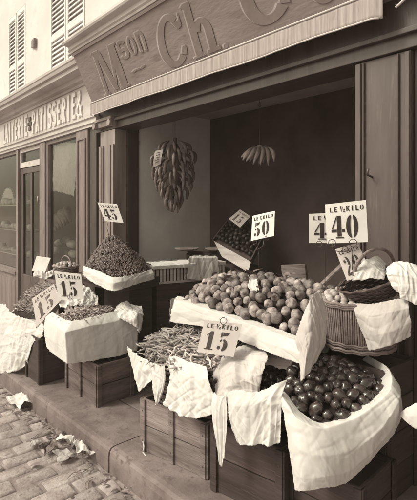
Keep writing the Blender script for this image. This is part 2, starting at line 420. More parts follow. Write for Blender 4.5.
# ================================================================= PALE HOUSE WALL ABOVE THE SHOPS
XL=-16.0; XR=3.0
house=thing('house_wall',(-6,FY+.1,CZ+1.5),'pale plastered upper wall of the house above both shop fronts','building')
WY=FY+.08
mb=MB(); zt=CZ+7
wins=[(onY(50,0,WY).x,onY(85,0,WY).x),(onY(8.5,0,WY).x,onY(25.5,0,WY).x),(XL+2.0,XL+2.9)]
wz0,wz1=CZ+1.50,CZ+3.15
edges=sorted([XL,XR]+[e for w in wins for e in w])
cur=XL
for w in sorted(wins):
    mb.box(cur,w[0],WY,WY+.35,CZ+1.2,zt); cur=w[1]
    mb.box(w[0],w[1],WY,WY+.35,wz1,zt); mb.box(w[0],w[1],WY,WY+.35,CZ+1.2,wz0)
mb.box(cur,XR,WY,WY+.35,CZ+1.2,zt)
mb.build('wall','plaster',house)
def shutter(par,x0,x1,z0,z1,y):
    mb=MB(); fw=.045
    mb.box(x0,x0+fw,y-.035,y,z0,z1); mb.box(x1-fw,x1,y-.035,y,z0,z1)
    for z in(z0,(z0+z1)/2-.06,z1-.07): mb.box(x0+fw,x1-fw,y-.034,y-.001,z,z+.07)
    n=0
    for a,b in((z0+.07,(z0+z1)/2-.06),((z0+z1)/2+.01,z1-.07)):
        k=int((b-a)/.058)
        for i in range(k):
            z=a+(i+.5)*(b-a)/k
            mb.hexa([(x0+fw,y-.034,z-.026),(x1-fw,y-.034,z-.026),(x1-fw,y-.028,z-.030),(x0+fw,y-.028,z-.030),
                     (x0+fw,y-.010,z+.018),(x1-fw,y-.010,z+.018),(x1-fw,y-.003,z+.014),(x0+fw,y-.003,z+.014)])
    o=mb.build('shutter','shutter_paint',par); return o
for w in wins:
    mb=MB(); mb.box(w[0],w[1],WY+.04,WY+.10,wz0,wz1); wn=mb.build('window','shutter_paint',house)
    c=(w[0]+w[1])/2
    shutter(wn,w[0]+.01,c-.012,wz0+.01,wz1-.01,WY+.03); shutter(wn,c+.012,w[1]-.01,wz0+.01,wz1-.01,WY+.03)
p=onY(35,43,WY); mb=MB(); mb.hexa([(p.x-.10,WY-.02,p.z-.05),(p.x+.07,WY-.05,p.z-.09),(p.x+.07,WY,p.z-.09),(p.x-.10,WY,p.z-.05),(p.x-.09,WY-.02,p.z+.06),(p.x+.09,WY-.05,p.z+.04),(p.x+.09,WY,p.z+.04),(p.x-.09,WY,p.z+.06)])
mb.build('wall_plate','wood_grey',house)

# ================================================================= LEFT SHOPFRONT (pale, carved letters)
xr=onY(90,120,FY).x                      # right end of its last pilaster
xl=-13.0
ls=thing('shopfront',(-6.5,FY,pave(-6.5)),'pale painted shopfront with raised letters above wide glazed windows','shopfront')
def zt_(px,py,Y=FY): return onY(px,py,Y).z
zb0=zt_(85,121.5); zb1=CZ+1.40                # letter board
ztop=CZ+.7413*(FY-.27)*1.0                      # cornice top, outer edge
X1=onY(92,100,FY-.1).x+.02
mb=MB(); mb.box(xl,X1,FY-.03,FY+.3,zb0,zb1+.05); mb.build('letter_board','pale_paint',ls)
# cornice: stepped mouldings
cy=FY-.27
ct=CZ+ (HY-56)/FPX/ray(73,56).y*cy
mb=MB(); mb.profile([(FY+.1,zb1+.0),(FY-.05,zb1+.0),(FY-.055,zb1+.03),(FY-.10,zb1+.04),(FY-.115,zb1+.085),(cy+.05,zb1+.10),(cy+.045,ct-.085),(cy+.02,ct-.075),(cy+.01,ct-.04),(cy,ct-.03),(cy,ct),(FY+.1,ct+.03)],xl,X1+.05)
mb.build('cornice','cornice_paint',ls)
# architrave under the letters
mb=MB(); mb.profile([(FY+.1,zb0-.10),(FY-.045,zb0-.10),(FY-.045,zb0-.075),(FY-.065,zb0-.065),(FY-.065,zb0-.02),(FY-.085,zb0-.01),(FY-.085,zb0+.012),(FY-.03,zb0+.03),(FY+.1,zb0+.03)],xl,X1); mb.build('architrave','pale_paint',ls)
# raised letters
LX0=onY(30.5,130,FY-.06).x; LX1=onY(75,110,FY-.06).x; lw=(LX1-LX0)/10
s_='LAITERIE*PATISSERIE&'; i0=s_.index('P')
lh=(zb1-.035)-(zb0+.055)
for i,c in enumerate(s_):
    x0=LX0+(i-i0)*lw-( .1*lw if i<i0 else 0)
    mb=MB()
    def lf(u,v): return Vector((u,FY-.03,v)),Vector((0,-1,0))
    text_on(mb,lf,c,x0,zb0+.055,lh,lw*1.02,.016,ch_w=.20,adv=.62)
    mb.build('letter' if c not in'*' else 'rosette','letter_paint' if c!='*' else 'brown_paint',ls)
# pilasters and windows
zw=zb0-.10
def pil(x0,x1,name='pilaster',m='pale_paint',pm=None,yy=FY,par=ls,z1=None,y0=None):
    z1=z1 if z1 else zw; g=pave(x0)
    mb=MB(); mb.box(x0,x1,yy-.03,yy+.12,g-.05,z1-.003)
    o=mb.build(name,m,par,bevel=.003)
    w=x1-x0; mb=MB(); i=.22*w; t=.014
    for (za,zb) in((g+.35,z1-.10),):
        mb.box(x0+i*.6,x0+i,yy-.045,yy-.029,za,zb);mb.box(x1-i,x1-i*.6,yy-.045,yy-.029,za,zb);mb.box(x0+i,x1-i,yy-.045,yy-.029,zb-t,zb);mb.box(x0+i,x1-i,yy-.045,yy-.029,za,za+t)
    mb.box(x0-.01,x1+.01,yy-.05,yy-.028,g,g+.30)
    mb.build('moulding',m,o,bevel=.002)
    return o
mat('mid_paint',.17,.5,.35,3,.25,40,stretch=(3,3,.35),spec=.5,wear=-.4)
pil(onY(78.5,0,FY).x,xr,m='mid_paint')
xd1=onY(47,0,FY).x; xd2=onY(41.5,0,FY).x; xd3=onY(20,0,FY).x; xd4=onY(18,0,FY).x; xwR=onY(78.5,0,FY).x; xwl=onY(-30,0,FY).x
sill=zt_(0,267)
def pane(mb,x0,x1,z0,z1,y=FY+.028): mb.add([(x0,y,z0),(x1,y,z0),(x1,y,z1),(x0,y,z1)],[(0,1,2,3)])
def shopwin(x0,x1,name='window',bars=()):
    mb=MB(); f=.05
    mb.box(x0,x0+f,FY-.01,FY+.06,sill,zw-.004);mb.box(x1-f,x1,FY-.01,FY+.06,sill,zw-.004);mb.box(x0+f,x1-f,FY-.01,FY+.06,zw-.05,zw-.004);mb.box(x0+f,x1-f,FY-.01,FY+.06,sill,sill+.05)
    mb.box(x0-.0,x1+.0,FY-.05,FY-.011,sill-.03,sill+.02)
    o=mb.build(name,'mid_paint',ls,bevel=.003)
    mb=MB(); pane(mb,x0+f-.005,x1-f+.005,sill+.045,zw-.045); mb.build('pane','glass',o)
    mb=MB(); g=pave(x0); mb.box(x0,x1,FY-.005,FY+.10,g-.05,sill-.031)
    w=(x1-x0); 
    for k in range(2): a=x0+.06+k*(w/2); b=x0+w/2*(k+1)-.06; mb.box(a,b,FY-.02,FY-.004,g+.14,sill-.12)
    mb.build('panel','mid_paint',o,bevel=.004)
    return o
shopwin(xd1,xwR-.003); shopwin(xwl,xd4-.003)
# piers beside the door
for a,b in((xd2,xd1),(xd4,xd3)):
    mb=MB(); mb.box(a+.002,b-.002,FY-.03,FY+.10,pave(a)-.05,zw-.004); mb.build('pilaster','mid_paint',ls,bevel=.003)
ztr=zt_(30,161); zdo=zt_(30,166.5)
mb=MB(); f=.035; a,b=xd3+.002,xd2-.002
mb.box(a,b,FY+.0,FY+.06,zdo,ztr); mb.box(a,b,FY,FY+.06,zw-.06,zw-.005); mb.box(a,a+f,FY,FY+.06,ztr,zw-.06);mb.box(b-f,b,FY,FY+.06,ztr,zw-.06)
tr=mb.build('transom','pale_paint',ls,bevel=.003)
mb=MB(); pane(mb,a+f,b-f,ztr,zw-.06); mb.build('pane','glass',tr)
g=pave(xd3); mb=MB(); a+=.01;b-=.01; f=.09; c=(a+b)/2
zk=g+.62
mb.box(a,a+f,FY+.01,FY+.05,g+.02,zdo-.01);mb.box(b-f,b,FY+.01,FY+.05,g+.02,zdo-.01);mb.box(c-.03,c+.03,FY+.012,FY+.05,zk+.04,zdo-.09);mb.box(a+f,b-f,FY+.01,FY+.05,zdo-.09,zdo-.01);mb.box(a+f,b-f,FY+.01,FY+.05,g+.02,zk+.04)
dr=mb.build('door','brown_paint',ls,bevel=.004)
mb=MB(); pane(mb,a+f,b-f,zk+.04,zdo-.09); mb.build('pane','glass',dr)
mb=MB(); h=onY(37,200,FY-.02); mb.tube([(b-.045,FY+.01,h.z),(b-.045,FY-.03,h.z)],.008,8); mb.tube([(b-.045,FY-.03,h.z-.05),(b-.045,FY-.03,h.z+.05)],.009,8); mb.build('handle','metal_pan',dr,smooth=True)
# rooms behind the glass
mb=MB(); BY=FY+1.0
mb.box(xl,xr,BY,BY+.1,pave(xl)-.1,CZ+1.3); mb.box(xl,xr-.0,FY+.3,BY,CZ+1.02,CZ+1.1); mb.box(xr-.10,xr-.02,FY+.13,BY,pave(xl)-.1,CZ+1.3)
mb.build('inside_wall','inner_shade',ls)

# things in the left shop's windows
mb=MB(); z=sill+.04; mb.box(xd1+.06,xwR-.06,FY+.12,FY+.62,z-.03,z); o=mb.build('display_shelf','wood_pale'); tag(o,'low wooden display shelf behind the window nearest the greengrocer','shelf')
y=FY+.07
pc=onY(51,148,y);pd=onY(76,143,y);pe=onY(75,196,y);pf=onY(50,190,y)
cl=cloth('hanging_cloth',[[pc,(pc+pd)/2+Vector((0,0,.04)),pd],[(pc+pf)/2,(pc+pd+pe+pf)/4-Vector((0,.03,0)),(pd+pe)/2],[pf,(pe+pf)/2,pe]],'linen','pale printed cloth hung inside the window right of the door','cloth',amp=.02,folds=.02,fs=12)
mb=MB()
for k in range(7):
    a=onY(50+k*2.8,222-k*2.0,FY+.4); mb.sphere(a+Vector((0,.05*(k%2),0)),.075,10,7,sc=(1.0,.8,.9),fn=lambda q,t,p:1+.15*noise.noise(q*3+Vector((k,0,0))))
    mb.tube([a+Vector((0,0,0)),a+Vector((.09,0,-.10)),a+Vector((.13,0,-.16))],[.06,.035,.02],8)
o=mb.build('hams','ham',smooth=True); tag(o,'sloping heap of dark cured joints in the window right of the door','meat',kind='stuff')
for k,(px,py,sz) in enumerate([(60,243,.09),(66,240,.10),(72,244,.09),(55,250,.09),(64,252,.10),(74,254,.09)]):
    a=onY(px,py,FY+.3); mb=MB(); mb.sphere(a,sz,14,9,sc=(1.3,.8,.6),fn=lambda q,t,p:1+.12*noise.noise(q*2.5+Vector((k*5,0,0))))
    tag(mb.build('loaf','loaf',smooth=True),'pale loaf in the small pile low in the window right of the door','bread','loaves low in the right window')
# left window: shelves with ware
for k,py in enumerate((205,228,250)):
    z=onY(8,py,FY+.3).z; mb=MB(); mb.box(xwl+.06,xd4-.06,FY+.14,FY+.55,z-.015,z); so=mb.build('display_shelf','white_ware')
    tag(so,['top','middle','lowest'][k]+' pale shelf of goods in the window left of the door','shelf','shelves in the far left window')
    x=xd4-.16; i=0
    while x>xwl+.1 and i<11:
        r_=random.uniform(.05,.085); mb=MB()
        if random.random()<.5: mb.sphere((x,FY+.26,z+r_*.55),r_,12,8,sc=(1.25,.9,.55)); nm,mt='loaf','loaf'
        else:
            mb.tube([(x,FY+.26,z+.001),(x,FY+.26,z+r_*.9),(x,FY+.26,z+r_*1.5),(x,FY+.26,z+r_*1.6)],[r_*.6,r_,r_*.8,r_*.2],12); nm,mt='jar','white_ware'
        if nm=='loaf': tag(mb.build(nm,mt,smooth=True),'pale round loaf on a shelf in the window left of the door','bread','loaves on the far left shelves')
        else: tag(mb.build(nm,mt,smooth=True),'pale squat jar on a shelf in the window left of the door','jar','jars on the far left shelves')
        x-=r_*2.6; i+=1
a=onY(7,198,FY+.3)
mb=MB(); n=13; pts=[]
for i in range(n*2+1):
    an=math.pi*i/(n*2); rr=.30+(.045 if i%2 else 0); pts.append((a.x+math.cos(an)*rr,FY+.36,a.z-.02+math.sin(an)*rr*.62))
mb.prism(pts,(0,-.05,0)); tag(mb.build('tiered_cake','white_ware',bevel=.005),'white scalloped fan shaped display piece in the far left window','ornament')

# ================================================================= GREENGROCER'S SHOPFRONT
XA=onY(118,0,FY).x; XC=onY(98,0,FY).x; XP=onY(356,0,FY).x; XQ=onY(411,0,FY).x; XE=2.6
gs=thing('shopfront',((XA+XP)/2,FY,pave(-2.8)),'dark open greengrocer shopfront with sloping painted name board','shopfront')
zlin=onY(200,106,FY).z; zmid=CZ+1.62
VY=FY-.15; zv0=CZ+.456*VY; zv1=onY(92,103,VY).z
# lintel and masonry above
mb=MB(); mb.box(XC-.02,XE,FY-.02,FY+.22,zlin,zv1+.1); mb.box(XC-.02,XE,FY-.05,FY-.021,zlin+.07,zlin+.10)
mb.build('lintel','dark_paint',gs,bevel=.004)
mb=MB(); mb.box(XC,XE,FY+.0,FY+.3,zv1+.101,CZ+1.7); mb.box(xr+.02,XC-.02,FY-.01,FY+.2,pave(xr)-.05,zv1+.1); mb.build('backing_wall','dark_paint',gs)
# sloping name board
XB0=onY(92,103,VY+.02).x; d=ray(72.6,54)
YT=(XB0/d.x)*d.y; ZT=CZ+d.z*(XB0/d.x)
print('board',XB0,YT,ZT,zv1)
Bb=Vector((XB0,VY+.03,zv1-.01)); Bt=Vector((XB0,YT,ZT))
nb=(Bt-Bb).cross(Vector((1,0,0))).normalized()
if nb.y>0: nb=-nb
mb=MB(); mb.profile([(Bb.y,Bb.z),(Bt.y,Bt.z),(FY+.0,Bt.z+.0),(FY+.0,Bb.z)],XB0,XE); bd=mb.build('name_board','sign_paint',gs)
# frame beads
mb=MB(); up=(Bt-Bb)
for f0,f1 in((.0,.045),(.955,1.0)):
    a=Bb+up*f0;b=Bb+up*f1
    mb.hexa([a,a+Vector((XE-XB0,0,0)),b+Vector((XE-XB0,0,0)),b]+[q+nb*.012 for q in(a,a+Vector((XE-XB0,0,0)),b+Vector((XE-XB0,0,0)),b)])
mb.build('bead','sign_paint',bd)
# painted name
glyphs=[('M',[(90,53),(114,42),(130,85),(105,96)]),('s',[(114,43),(122.5,38.5),(130,56.5),(121,60)]),('o',[(123.5,38),(131.5,33.5),(138.5,53),(130.5,56)]),('n',[(132.5,33),(141,28),(147.5,49.5),(139.5,52.5)]),('~',[(131,69.5),(143,63.5),(144.5,67.5),(132.5,73.5)]),
 ('C',[(152,20),(178,8),(192,60),(163,72)]),('h',[(177,4),(205,-8),(220,48),(193,59)]),('.',[(221.5,44),(226,42.5),(227.5,47),(223,48.5)]),('C',[(230,-42),(280,-66),(298,10),(245,34)]),('o',[(302,-22),(328,-34),(340,-4),(312,8)])]
lower={'s','o','n'}
for ch,q in glyphs:
    w_={'M':1.02,'s':.58,'o':.6,'n':.6,'C':1.0,'h':1.0}.get(ch,1.0)
    pts=[onPl(px,py,Bb,nb) for px,py in q]
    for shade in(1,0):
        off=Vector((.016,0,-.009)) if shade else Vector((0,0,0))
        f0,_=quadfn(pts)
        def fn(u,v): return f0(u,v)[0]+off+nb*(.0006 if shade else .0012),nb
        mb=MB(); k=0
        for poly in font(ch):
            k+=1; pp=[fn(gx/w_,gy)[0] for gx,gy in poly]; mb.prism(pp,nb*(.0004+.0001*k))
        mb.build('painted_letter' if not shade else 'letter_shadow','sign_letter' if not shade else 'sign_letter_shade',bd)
# small cornice over the board
yo=YT-.10; zc=CZ+.0+ (HY-38)/FPX/ray(67,38).y*(yo)
mb=MB(); mb.profile([(FY+.05,ZT+.003),(YT-.015,ZT+.003),(YT-.02,ZT+.02),(YT-.035,ZT+.03),(YT-.035,zc-.045),(yo+.01,zc-.035),(yo,zc-.02),(yo,zc),(FY+.05,zc+.03)],XB0-.04,XE); mb.build('cornice','pale_paint',gs)
# column at the left of the opening
mb=MB(); a,b=onY(102,0,FY).x,onY(116.5,0,FY).x
def colm(a,b,yy,m,name):
    g=pave(a); mb=MB(); mb.box(a,b,yy,yy+.14,g-.05,zlin-.003); o=mb.build(name,m,gs,bevel=.004)
    w=b-a; mb=MB()
    for f0,f1 in((.0,.14),(.20,.27),(.73,.80),(.86,1.0)): mb.box(a+w*f0,a+w*f1,yy-.02,yy-.001,g+.32,zlin-.16)
    mb.box(a-.01,b+.01,yy-.03,yy-.001,g,g+.31); mb.build('moulding',m,o,bevel=.003)
    return o
co=colm(a,b,FY-.02,'column_paint','column')
zc2=onY(105,125,FY-.05).z
mb=MB(); mb.box(a-.02,b+.02,FY-.08,FY-.001,zc2+.04,zc2+.07); mb.box(a-.01,b+.01,FY-.06,FY-.002,zc2-.02,zc2+.04)
for s_x in(a-.005,b+.005): mb.tube([(s_x,FY-.10,zc2+.0),(s_x,FY-.0,zc2+.0)],.035,14)
mb.build('capital','column_paint',co,bevel=.003)
# right-hand pilaster, panelled, on a deep base
g=pave(XP); mb=MB()
mb.box(XP,XQ,FY,FY+.25,g-.05,zlin-.003); w=XQ-XP
pr=mb.build('pilaster','brown_paint',gs,bevel=.004)
mb=MB(); 
for f0,f1,pz in((.0,.11,.012),(.15,.18,.016),(.78,.81,.016),(.90,.99,.012)): mb.box(XP+w*f0+.001,XP+w*f1,FY-pz,FY-.001,g+.4,zlin-.01)
mb.build('moulding','brown_paint',pr,bevel=.004)
mb=MB(); mb.box(XP-.01,XQ+.01,FY-.05,FY-.0,g,g+.39); mb.build('plinth','dark_paint',pr,bevel=.004)
k_=onY(372,177,FY); mb=MB(); mb.tube([k_+Vector((0,-.001,.0)),k_+Vector((0,-.05,.01)),k_+Vector((0.01,-.055,.04))],.006,8); mb.build('hook','wire',pr,smooth=True)
# wood front to the right of it
mb=MB(); mb.box(XQ+.005,XE,FY+.03,FY+.2,g-.05,zlin-.003); ws=mb.build('side_panel','dark_paint',gs)
mb=MB()
for k in range(4): x=XQ+.1+k*.75; mb.box(x,x+.6,FY+.0,FY+.029,g+.5,zlin-.12)
mb.build('moulding','brown_paint',ws,bevel=.01)
# inner reveal, walls, ceiling
SX=XA-.03
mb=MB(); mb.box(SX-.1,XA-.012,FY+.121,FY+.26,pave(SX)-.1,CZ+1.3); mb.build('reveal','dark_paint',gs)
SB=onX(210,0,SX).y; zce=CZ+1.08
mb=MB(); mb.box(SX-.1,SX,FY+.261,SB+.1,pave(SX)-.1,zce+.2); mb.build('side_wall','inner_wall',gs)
mb=MB(); mb.box(SX+.002,XE,SB,SB+.1,pave(SX)-.1,zce+.2); mb.box(XE-.1,XE,FY+.2,SB,pave(SX)-.1,zce+.2);mb.build('back_wall','inner_shade',gs)
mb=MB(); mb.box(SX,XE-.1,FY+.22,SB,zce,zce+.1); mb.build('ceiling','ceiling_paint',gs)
# ----- rolled awning with its pleated valance
aw=thing('awning',((XB0-1)/2,VY,zv0),'pale pleated awning valance hanging in a strip under the name board','awning')
xr_aw=onY(382,0,VY).x; xl_aw=XB0
nu=420; mb=MB(); rws=[]
for i in range(7):
    v=i/6; r_=[]
    for j in range(nu):
        x=xl_aw+(xr_aw-xl_aw)*j/(nu-1)
        e=max(0,(x-(xr_aw-.05))/.05)
        yy=VY+.004*noise.noise(Vector((x*9,v*.7,0)))*(.3+v)+.0022*noise.noise(Vector((x*60,v*.4,4)))+.0012*noise.noise(Vector((x*190,v*.3,8)))+.01*e
        zz=zv0+(zv1-zv0)*(1-v)+(.010*noise.noise(Vector((x*2.2,9,v)))*v) -(.012*e*v)
        r_.append(Vector((x,yy,zz)))
    rws.append(r_)
mb.grid(rws); mb.build('valance','awning_cloth',aw,smooth=True,solid=.003)
mb=MB(); mb.tube([r_+Vector((0,-.004,0)) for r_ in rws[-1][::3]],.005,6); mb.tube([r_+Vector((0,-.004,0)) for r_ in rws[0][::3]],.006,6); mb.build('hem','awning_trim',aw,smooth=True)
mb=MB(); mb.tube([(xl_aw+.05,VY+.065,zv1-.03),(xr_aw-.05,VY+.065,zv1-.03)],.04,14); mb.build('roll','awning_cloth',aw,smooth=True)
p=P(86,106,4.45); mb=MB(); mb.sphere((XB0-.03,VY+.05,onY(88,109,VY).z),.035,12,8,sc=(1,1,1.2)); mb.build('end_knob','brown_paint',aw,smooth=True)
mb=MB(); h0=onY(400,6,VY); mb.tube([h0+Vector((-.02,0,-.0)),h0+Vector((.03,-.01,.02)),h0+Vector((.07,0,.05)),h0+Vector((.12,.05,.07))],.007,8); mb.build('bracket','awning_trim',aw,smooth=True)

# ================================================================= PRODUCE HELPERS
def proto_mesh(mb,name,m,smooth=True):
    me=D.meshes.new(name); me.from_pydata([tuple(v) for v in mb.v],[],mb.f); 
    ms=m if isinstance(m,(list,tuple)) else [m]
    for q in ms: me.materials.append(M[q])
    if len(ms)>1:
        for p,i in zip(me.polygons,mb.mi): p.material_index=i
    for p in me.polygons: p.use_smooth=smooth
    me.update(); return me
def spread(fn,inside,u0,u1,v0,v1,dist,tries=6000,seed=1,maxn=400,order=None):
    rnd=random.Random(seed); pts=[];uv=[]
    for k in range(tries):
        u,v=rnd.uniform(u0,u1),rnd.uniform(v0,v1)
        if not inside(u,v): continue
        p=fn(u,v); dd=dist*rnd.uniform(.93,1.1)
        if all((p-q).length>dd for q in pts): pts.append(p);uv.append((u,v))
        if len(pts)>=maxn: break
    return pts
def scatter(pts,meshes,name,label,cat,group,smin=.9,smax=1.1,flat=False,seed=3,tilt=3.2,zoff=0):
    rnd=random.Random(seed); out=[]
    base=D.objects.new(name,meshes[0])
    for i,p in enumerate(pts):
        o=base if i==0 else base.copy()
        o.data=rnd.choice(meshes); COL.objects.link(o); o.location=p+Vector((0,0,zoff))
        if flat: o.rotation_euler=(rnd.uniform(-tilt,tilt),rnd.uniform(-tilt,tilt),rnd.uniform(0,6.3))
        else: o.rotation_euler=tuple(rnd.uniform(0,6.3) for _ in range(3))
        s=rnd.uniform(smin,smax); o.scale=(s*rnd.uniform(.92,1.06),s*rnd.uniform(.94,1.08),s*rnd.uniform(.9,1.06)); tag(o,label,cat,group); out.append(o)
    return out
def fruit_mesh(r,cleft=.06,dim=.18,seg=18,rg=12,sc=(1,1,.93),nz=.03,seed=0):
    def fn(q,th,ph):
        k=1-dim*math.exp(-(th/.32)**2)-.05*math.exp(-((math.pi-th)/.3)**2)
        k-=cleft*math.exp(-(min(ph,2*math.pi-ph)/.28)**2)*math.sin(th)
        return k+nz*noise.noise(q*1.7+Vector((seed,0,0)))
    return MB().sphere((0,0,0),r,seg,rg,sc=sc,fn=fn)
def pod_mesh(l,r,curve,seed=0,seg=6,n=10):
    rnd=random.Random(seed); path=[];rad=[]
    for i in range(n):
        u=i/(n-1); path.append(Vector(((u-.5)*l,curve*l*((u-.5)**2*4-.3)+.09*l*math.sin(u*5+seed),.10*l*math.sin(u*4+seed*2))))
        rad.append(r*(.45 if i in(0,n-1) else (.75+.25*math.sin(math.pi*u))*(1+.12*math.sin(u*26))))
    return MB().tube(path,rad,seg)
def crate(name,pts4,z1,z0,label,m='wood',slats=3,cat='crate',group=None,th=.014,gap=.006,posts=True,z0f=None):
    """open or closed crate on footprint pts4 (x,y) ccw; boards run round it"""
    cx=sum(p[0] for p in pts4)/4;cy=sum(p[1] for p in pts4)/4
    root=thing(name,(cx,cy,z0),label,cat,group)
    n=4
    zf=z0f or (lambda x:z0)
    for i in range(4):
        a=Vector((*pts4[i],0));b=Vector((*pts4[(i+1)%4],0)); d=(b-a).normalized(); nr=Vector((d.y,-d.x,0)) # outward for ccw
        mb=MB()
        for k in range(slats):
            f0=k/slats; f1=(k+1)/slats
            def z(f,x): return zf(x)+(z1-zf(x))*f
            j=random.uniform(-.002,.002); g=gap/2
            A=a+nr*j;B=b+nr*j; e=th if i%2 else 0
            A=A+d*e;B=B-d*e
            mb.hexa([A.xy.to_3d()+Vector((0,0,z(f0,A.x)+g)),B.xy.to_3d()+Vector((0,0,z(f0,B.x)+g)),(B-nr*th).xy.to_3d()+Vector((0,0,z(f0,B.x)+g)),(A-nr*th).xy.to_3d()+Vector((0,0,z(f0,A.x)+g)),
                     A.xy.to_3d()+Vector((0,0,z(f1,A.x)-g)),B.xy.to_3d()+Vector((0,0,z(f1,B.x)-g)),(B-nr*th).xy.to_3d()+Vector((0,0,z(f1,B.x)-g)),(A-nr*th).xy.to_3d()+Vector((0,0,z(f1,A.x)-g))])
        mb.build('side_boards',m,root,bevel=.002)
        if posts:
            L_=(b-a).length
            for f in ([.5] if L_>.4 else [])+[.03,.97]:
                c=a+(b-a)*f; mb=MB(); lo=Vector((0,0,zf(c.x)+.004)); hi=Vector((0,0,z1-.004))
                base=[c-d*.018+nr*.004,c+d*.018+nr*.004,c+d*.018+nr*.014,c-d*.018+nr*.014]
                mb.hexa([k_+lo for k_ in base]+[k_+hi for k_ in base]); mb.build('batten',m,root,bevel=.002)
                if slats<4:
                    for zz_ in (.22,.78):
                        q_=c+nr*.014+Vector((0,0,zf(c.x)*(1-zz_)+z1*zz_)); mb=MB(); mb.tube([q_-nr*.002,q_+nr*.0015],.004,8); mb.build('nail_head','wire',root)
    mb=MB(); c=Vector((cx,cy,0)); q=[Vector((*p,0))+(c-Vector((*p,0))).normalized()*.03 for p in pts4]
    mb.hexa([v+Vector((0,0,zf(v.x)+.005)) for v in q]+[v+Vector((0,0,z1-.02)) for v in q]); mb.build('inner_boards','wood_dark',root)
    return root
def rect4(x0,x1,y0,y1,rot=0):
    cx,cy=(x0+x1)/2,(y0+y1)/2; out=[]
    for x,y in((x0,y0),(x1,y0),(x1,y1),(x0,y1)):
        dx,dy=x-cx,y-cy; out.append((cx+dx*math.cos(rot)-dy*math.sin(rot),cy+dx*math.sin(rot)+dy*math.cos(rot)))
    return out
def basket(root,c,rx,ry,h,taper=.8,rws=12,stk=26,rot=0,tilt=None,m='wicker',r=None,style='weave',bottom=True):
    mx=Matrix.Translation(Vector(c))@(tilt.to_4x4() if tilt else Matrix.Identity(4))@Matrix.Rotation(rot,4,'Z')
    T=lambda p:(mx@Vector(p))
    rr=r or h/rws*.5
    mb=MB(); n=stk*4
    if style=='weave':
        for i in range(rws):
            f=i/(rws-1); k=taper+(1-taper)*f; z=-h+h*f
            pts=[]
            for j in range(n):
                a=2*math.pi*j/n; w=rr*.8*math.sin(a*stk/2+(math.pi if i%2 else 0))
                pts.append(T(((rx*k+w)*math.cos(a),(ry*k+w)*math.sin(a),z)))
            mb.tube(pts,rr*1.02,5,closed=True)
        for j in range(stk):
            a=2*math.pi*(j)/stk; mb.tube([T((rx*(taper+(1-taper)*f)*math.cos(a),ry*(taper+(1-taper)*f)*math.sin(a),-h+h*f)) for f in(0,.33,.66,1)],rr*.6,5)
    else: # upright splints with hoops
        ns=stk*4
        for j in range(ns):
            a=2*math.pi*j/ns; jit=random.uniform(-.003,.003)
            for f0,f1 in((0,1),):
                pts=[T(((rx*(taper+(1-taper)*f)+jit+.004*math.sin(f*9+j))*math.cos(a),(ry*(taper+(1-taper)*f)+jit)*math.sin(a),-h+h*f)) for f in(0,.25,.5,.75,1)]
                mb.tube(pts,(rx*2*math.pi/ns)*.46,5)
    mb.build('basket_wall',m,root,smooth=True)
    mb=MB()
    for f,q in(((0,1.25),(.12,1.0),(1,1.5),(.96,1.2)) if style!='weave' else ((1,1.5),(0,1.2))):
        k=taper+(1-taper)*f; R0=max(rr*.6,.004)
        for s in((0,.009) if style!='weave' else (0,)):
            pts=[T(((rx*k+.006+s*.3)*math.cos(2*math.pi*j/60),(ry*k+.006+s*.3)*math.sin(2*math.pi*j/60),-h+h*f+s+.003*math.sin(j*1.7))) for j in range(60)]
            mb.tube(pts,R0*q*.8,6,closed=True)
    mb.build('rim',m,root,smooth=True)
    mb=MB(); 
    rws_=[]
    for f in(0,.5,1): k=(taper+(1-taper)*f*.8)*.955; rws_.append([T((rx*k*math.cos(2*math.pi*j/40),ry*k*math.sin(2*math.pi*j/40),-h+h*f*.8+.004)) for j in range(41)])
    mb.grid(rws_); mb.add(rws_[0][:-1],[tuple(range(40))]); mb.build('lining','straw',root)
    return T
def shade_bed(root,fn,u0,u1,v0,v1,m='straw',inside=None,n=14,drop=.02):  # dark sheet under a heap, painting shade into the gaps between fruit
    mb=MB(); mb.grid([[fn(u0+(u1-u0)*i/n,v0+(v1-v0)*j/n)-Vector((0,0,drop)) for i in range(n+1)] for j in range(n+1)]); return mb.build('gap_shade_sheet',m,root,smooth=True)

pod_m=[proto_mesh(pod_mesh(random.uniform(.11,.17),.0058,random.uniform(-.5,.55),s),'bean_pod','bean') for s in range(8)]
podm_m=[proto_mesh(pod_mesh(random.uniform(.09,.14),.0046,random.uniform(-.25,.35),s+20),'bean_pod','bean_mid') for s in range(6)]
def bean_heap(fn,inside,rng,n1,n2,meshes,label,group,stufflabel,seed,matn):
    rnd=random.Random(seed); u0,u1,v0,v1=rng
    pts=[]
    while len(pts)<n1+n2:
        u,v=rnd.uniform(u0,u1),rnd.uniform(v0,v1)
        if inside(u,v): pts.append(fn(u,v))
    pts.sort(key=lambda p:(p-EYE).length)
    step=max(1,len(pts)//n1); sel=pts[:n1]; rest=pts[n1:]
    rnd.shuffle(rest)
    # individually laid pods near the camera; the deeper mass as stuff
    scatter(sel,meshes,'bean_pod',label,'bean pod',group,.85,1.2,flat=True,seed=seed,tilt=.5,zoff=.006)
    mb=MB()
    low=[]
    while len(low)<n2:
        u,v=rnd.uniform(u0,u1),rnd.uniform(v0,v1)
        if inside(u,v): low.append((fn(u,v),1))
    allp=[(p,0) for p in rest]+low
    for p,lay in allp:
        me=rnd.choice(meshes); mx=Matrix.Translation(p-Vector((0,0,rnd.uniform(.004,.018) if lay else -.004)))@Matrix.Rotation(rnd.uniform(0,6.3),4,'Z')@Matrix.Rotation(rnd.uniform(-.35,.35),4,'Y')
        mb.add([mx@v.co for v in me.vertices],[tuple(q.vertices) for q in me.polygons])
    tag(mb.build('bean_mass',matn,smooth=True),stufflabel,'beans',kind='stuff')

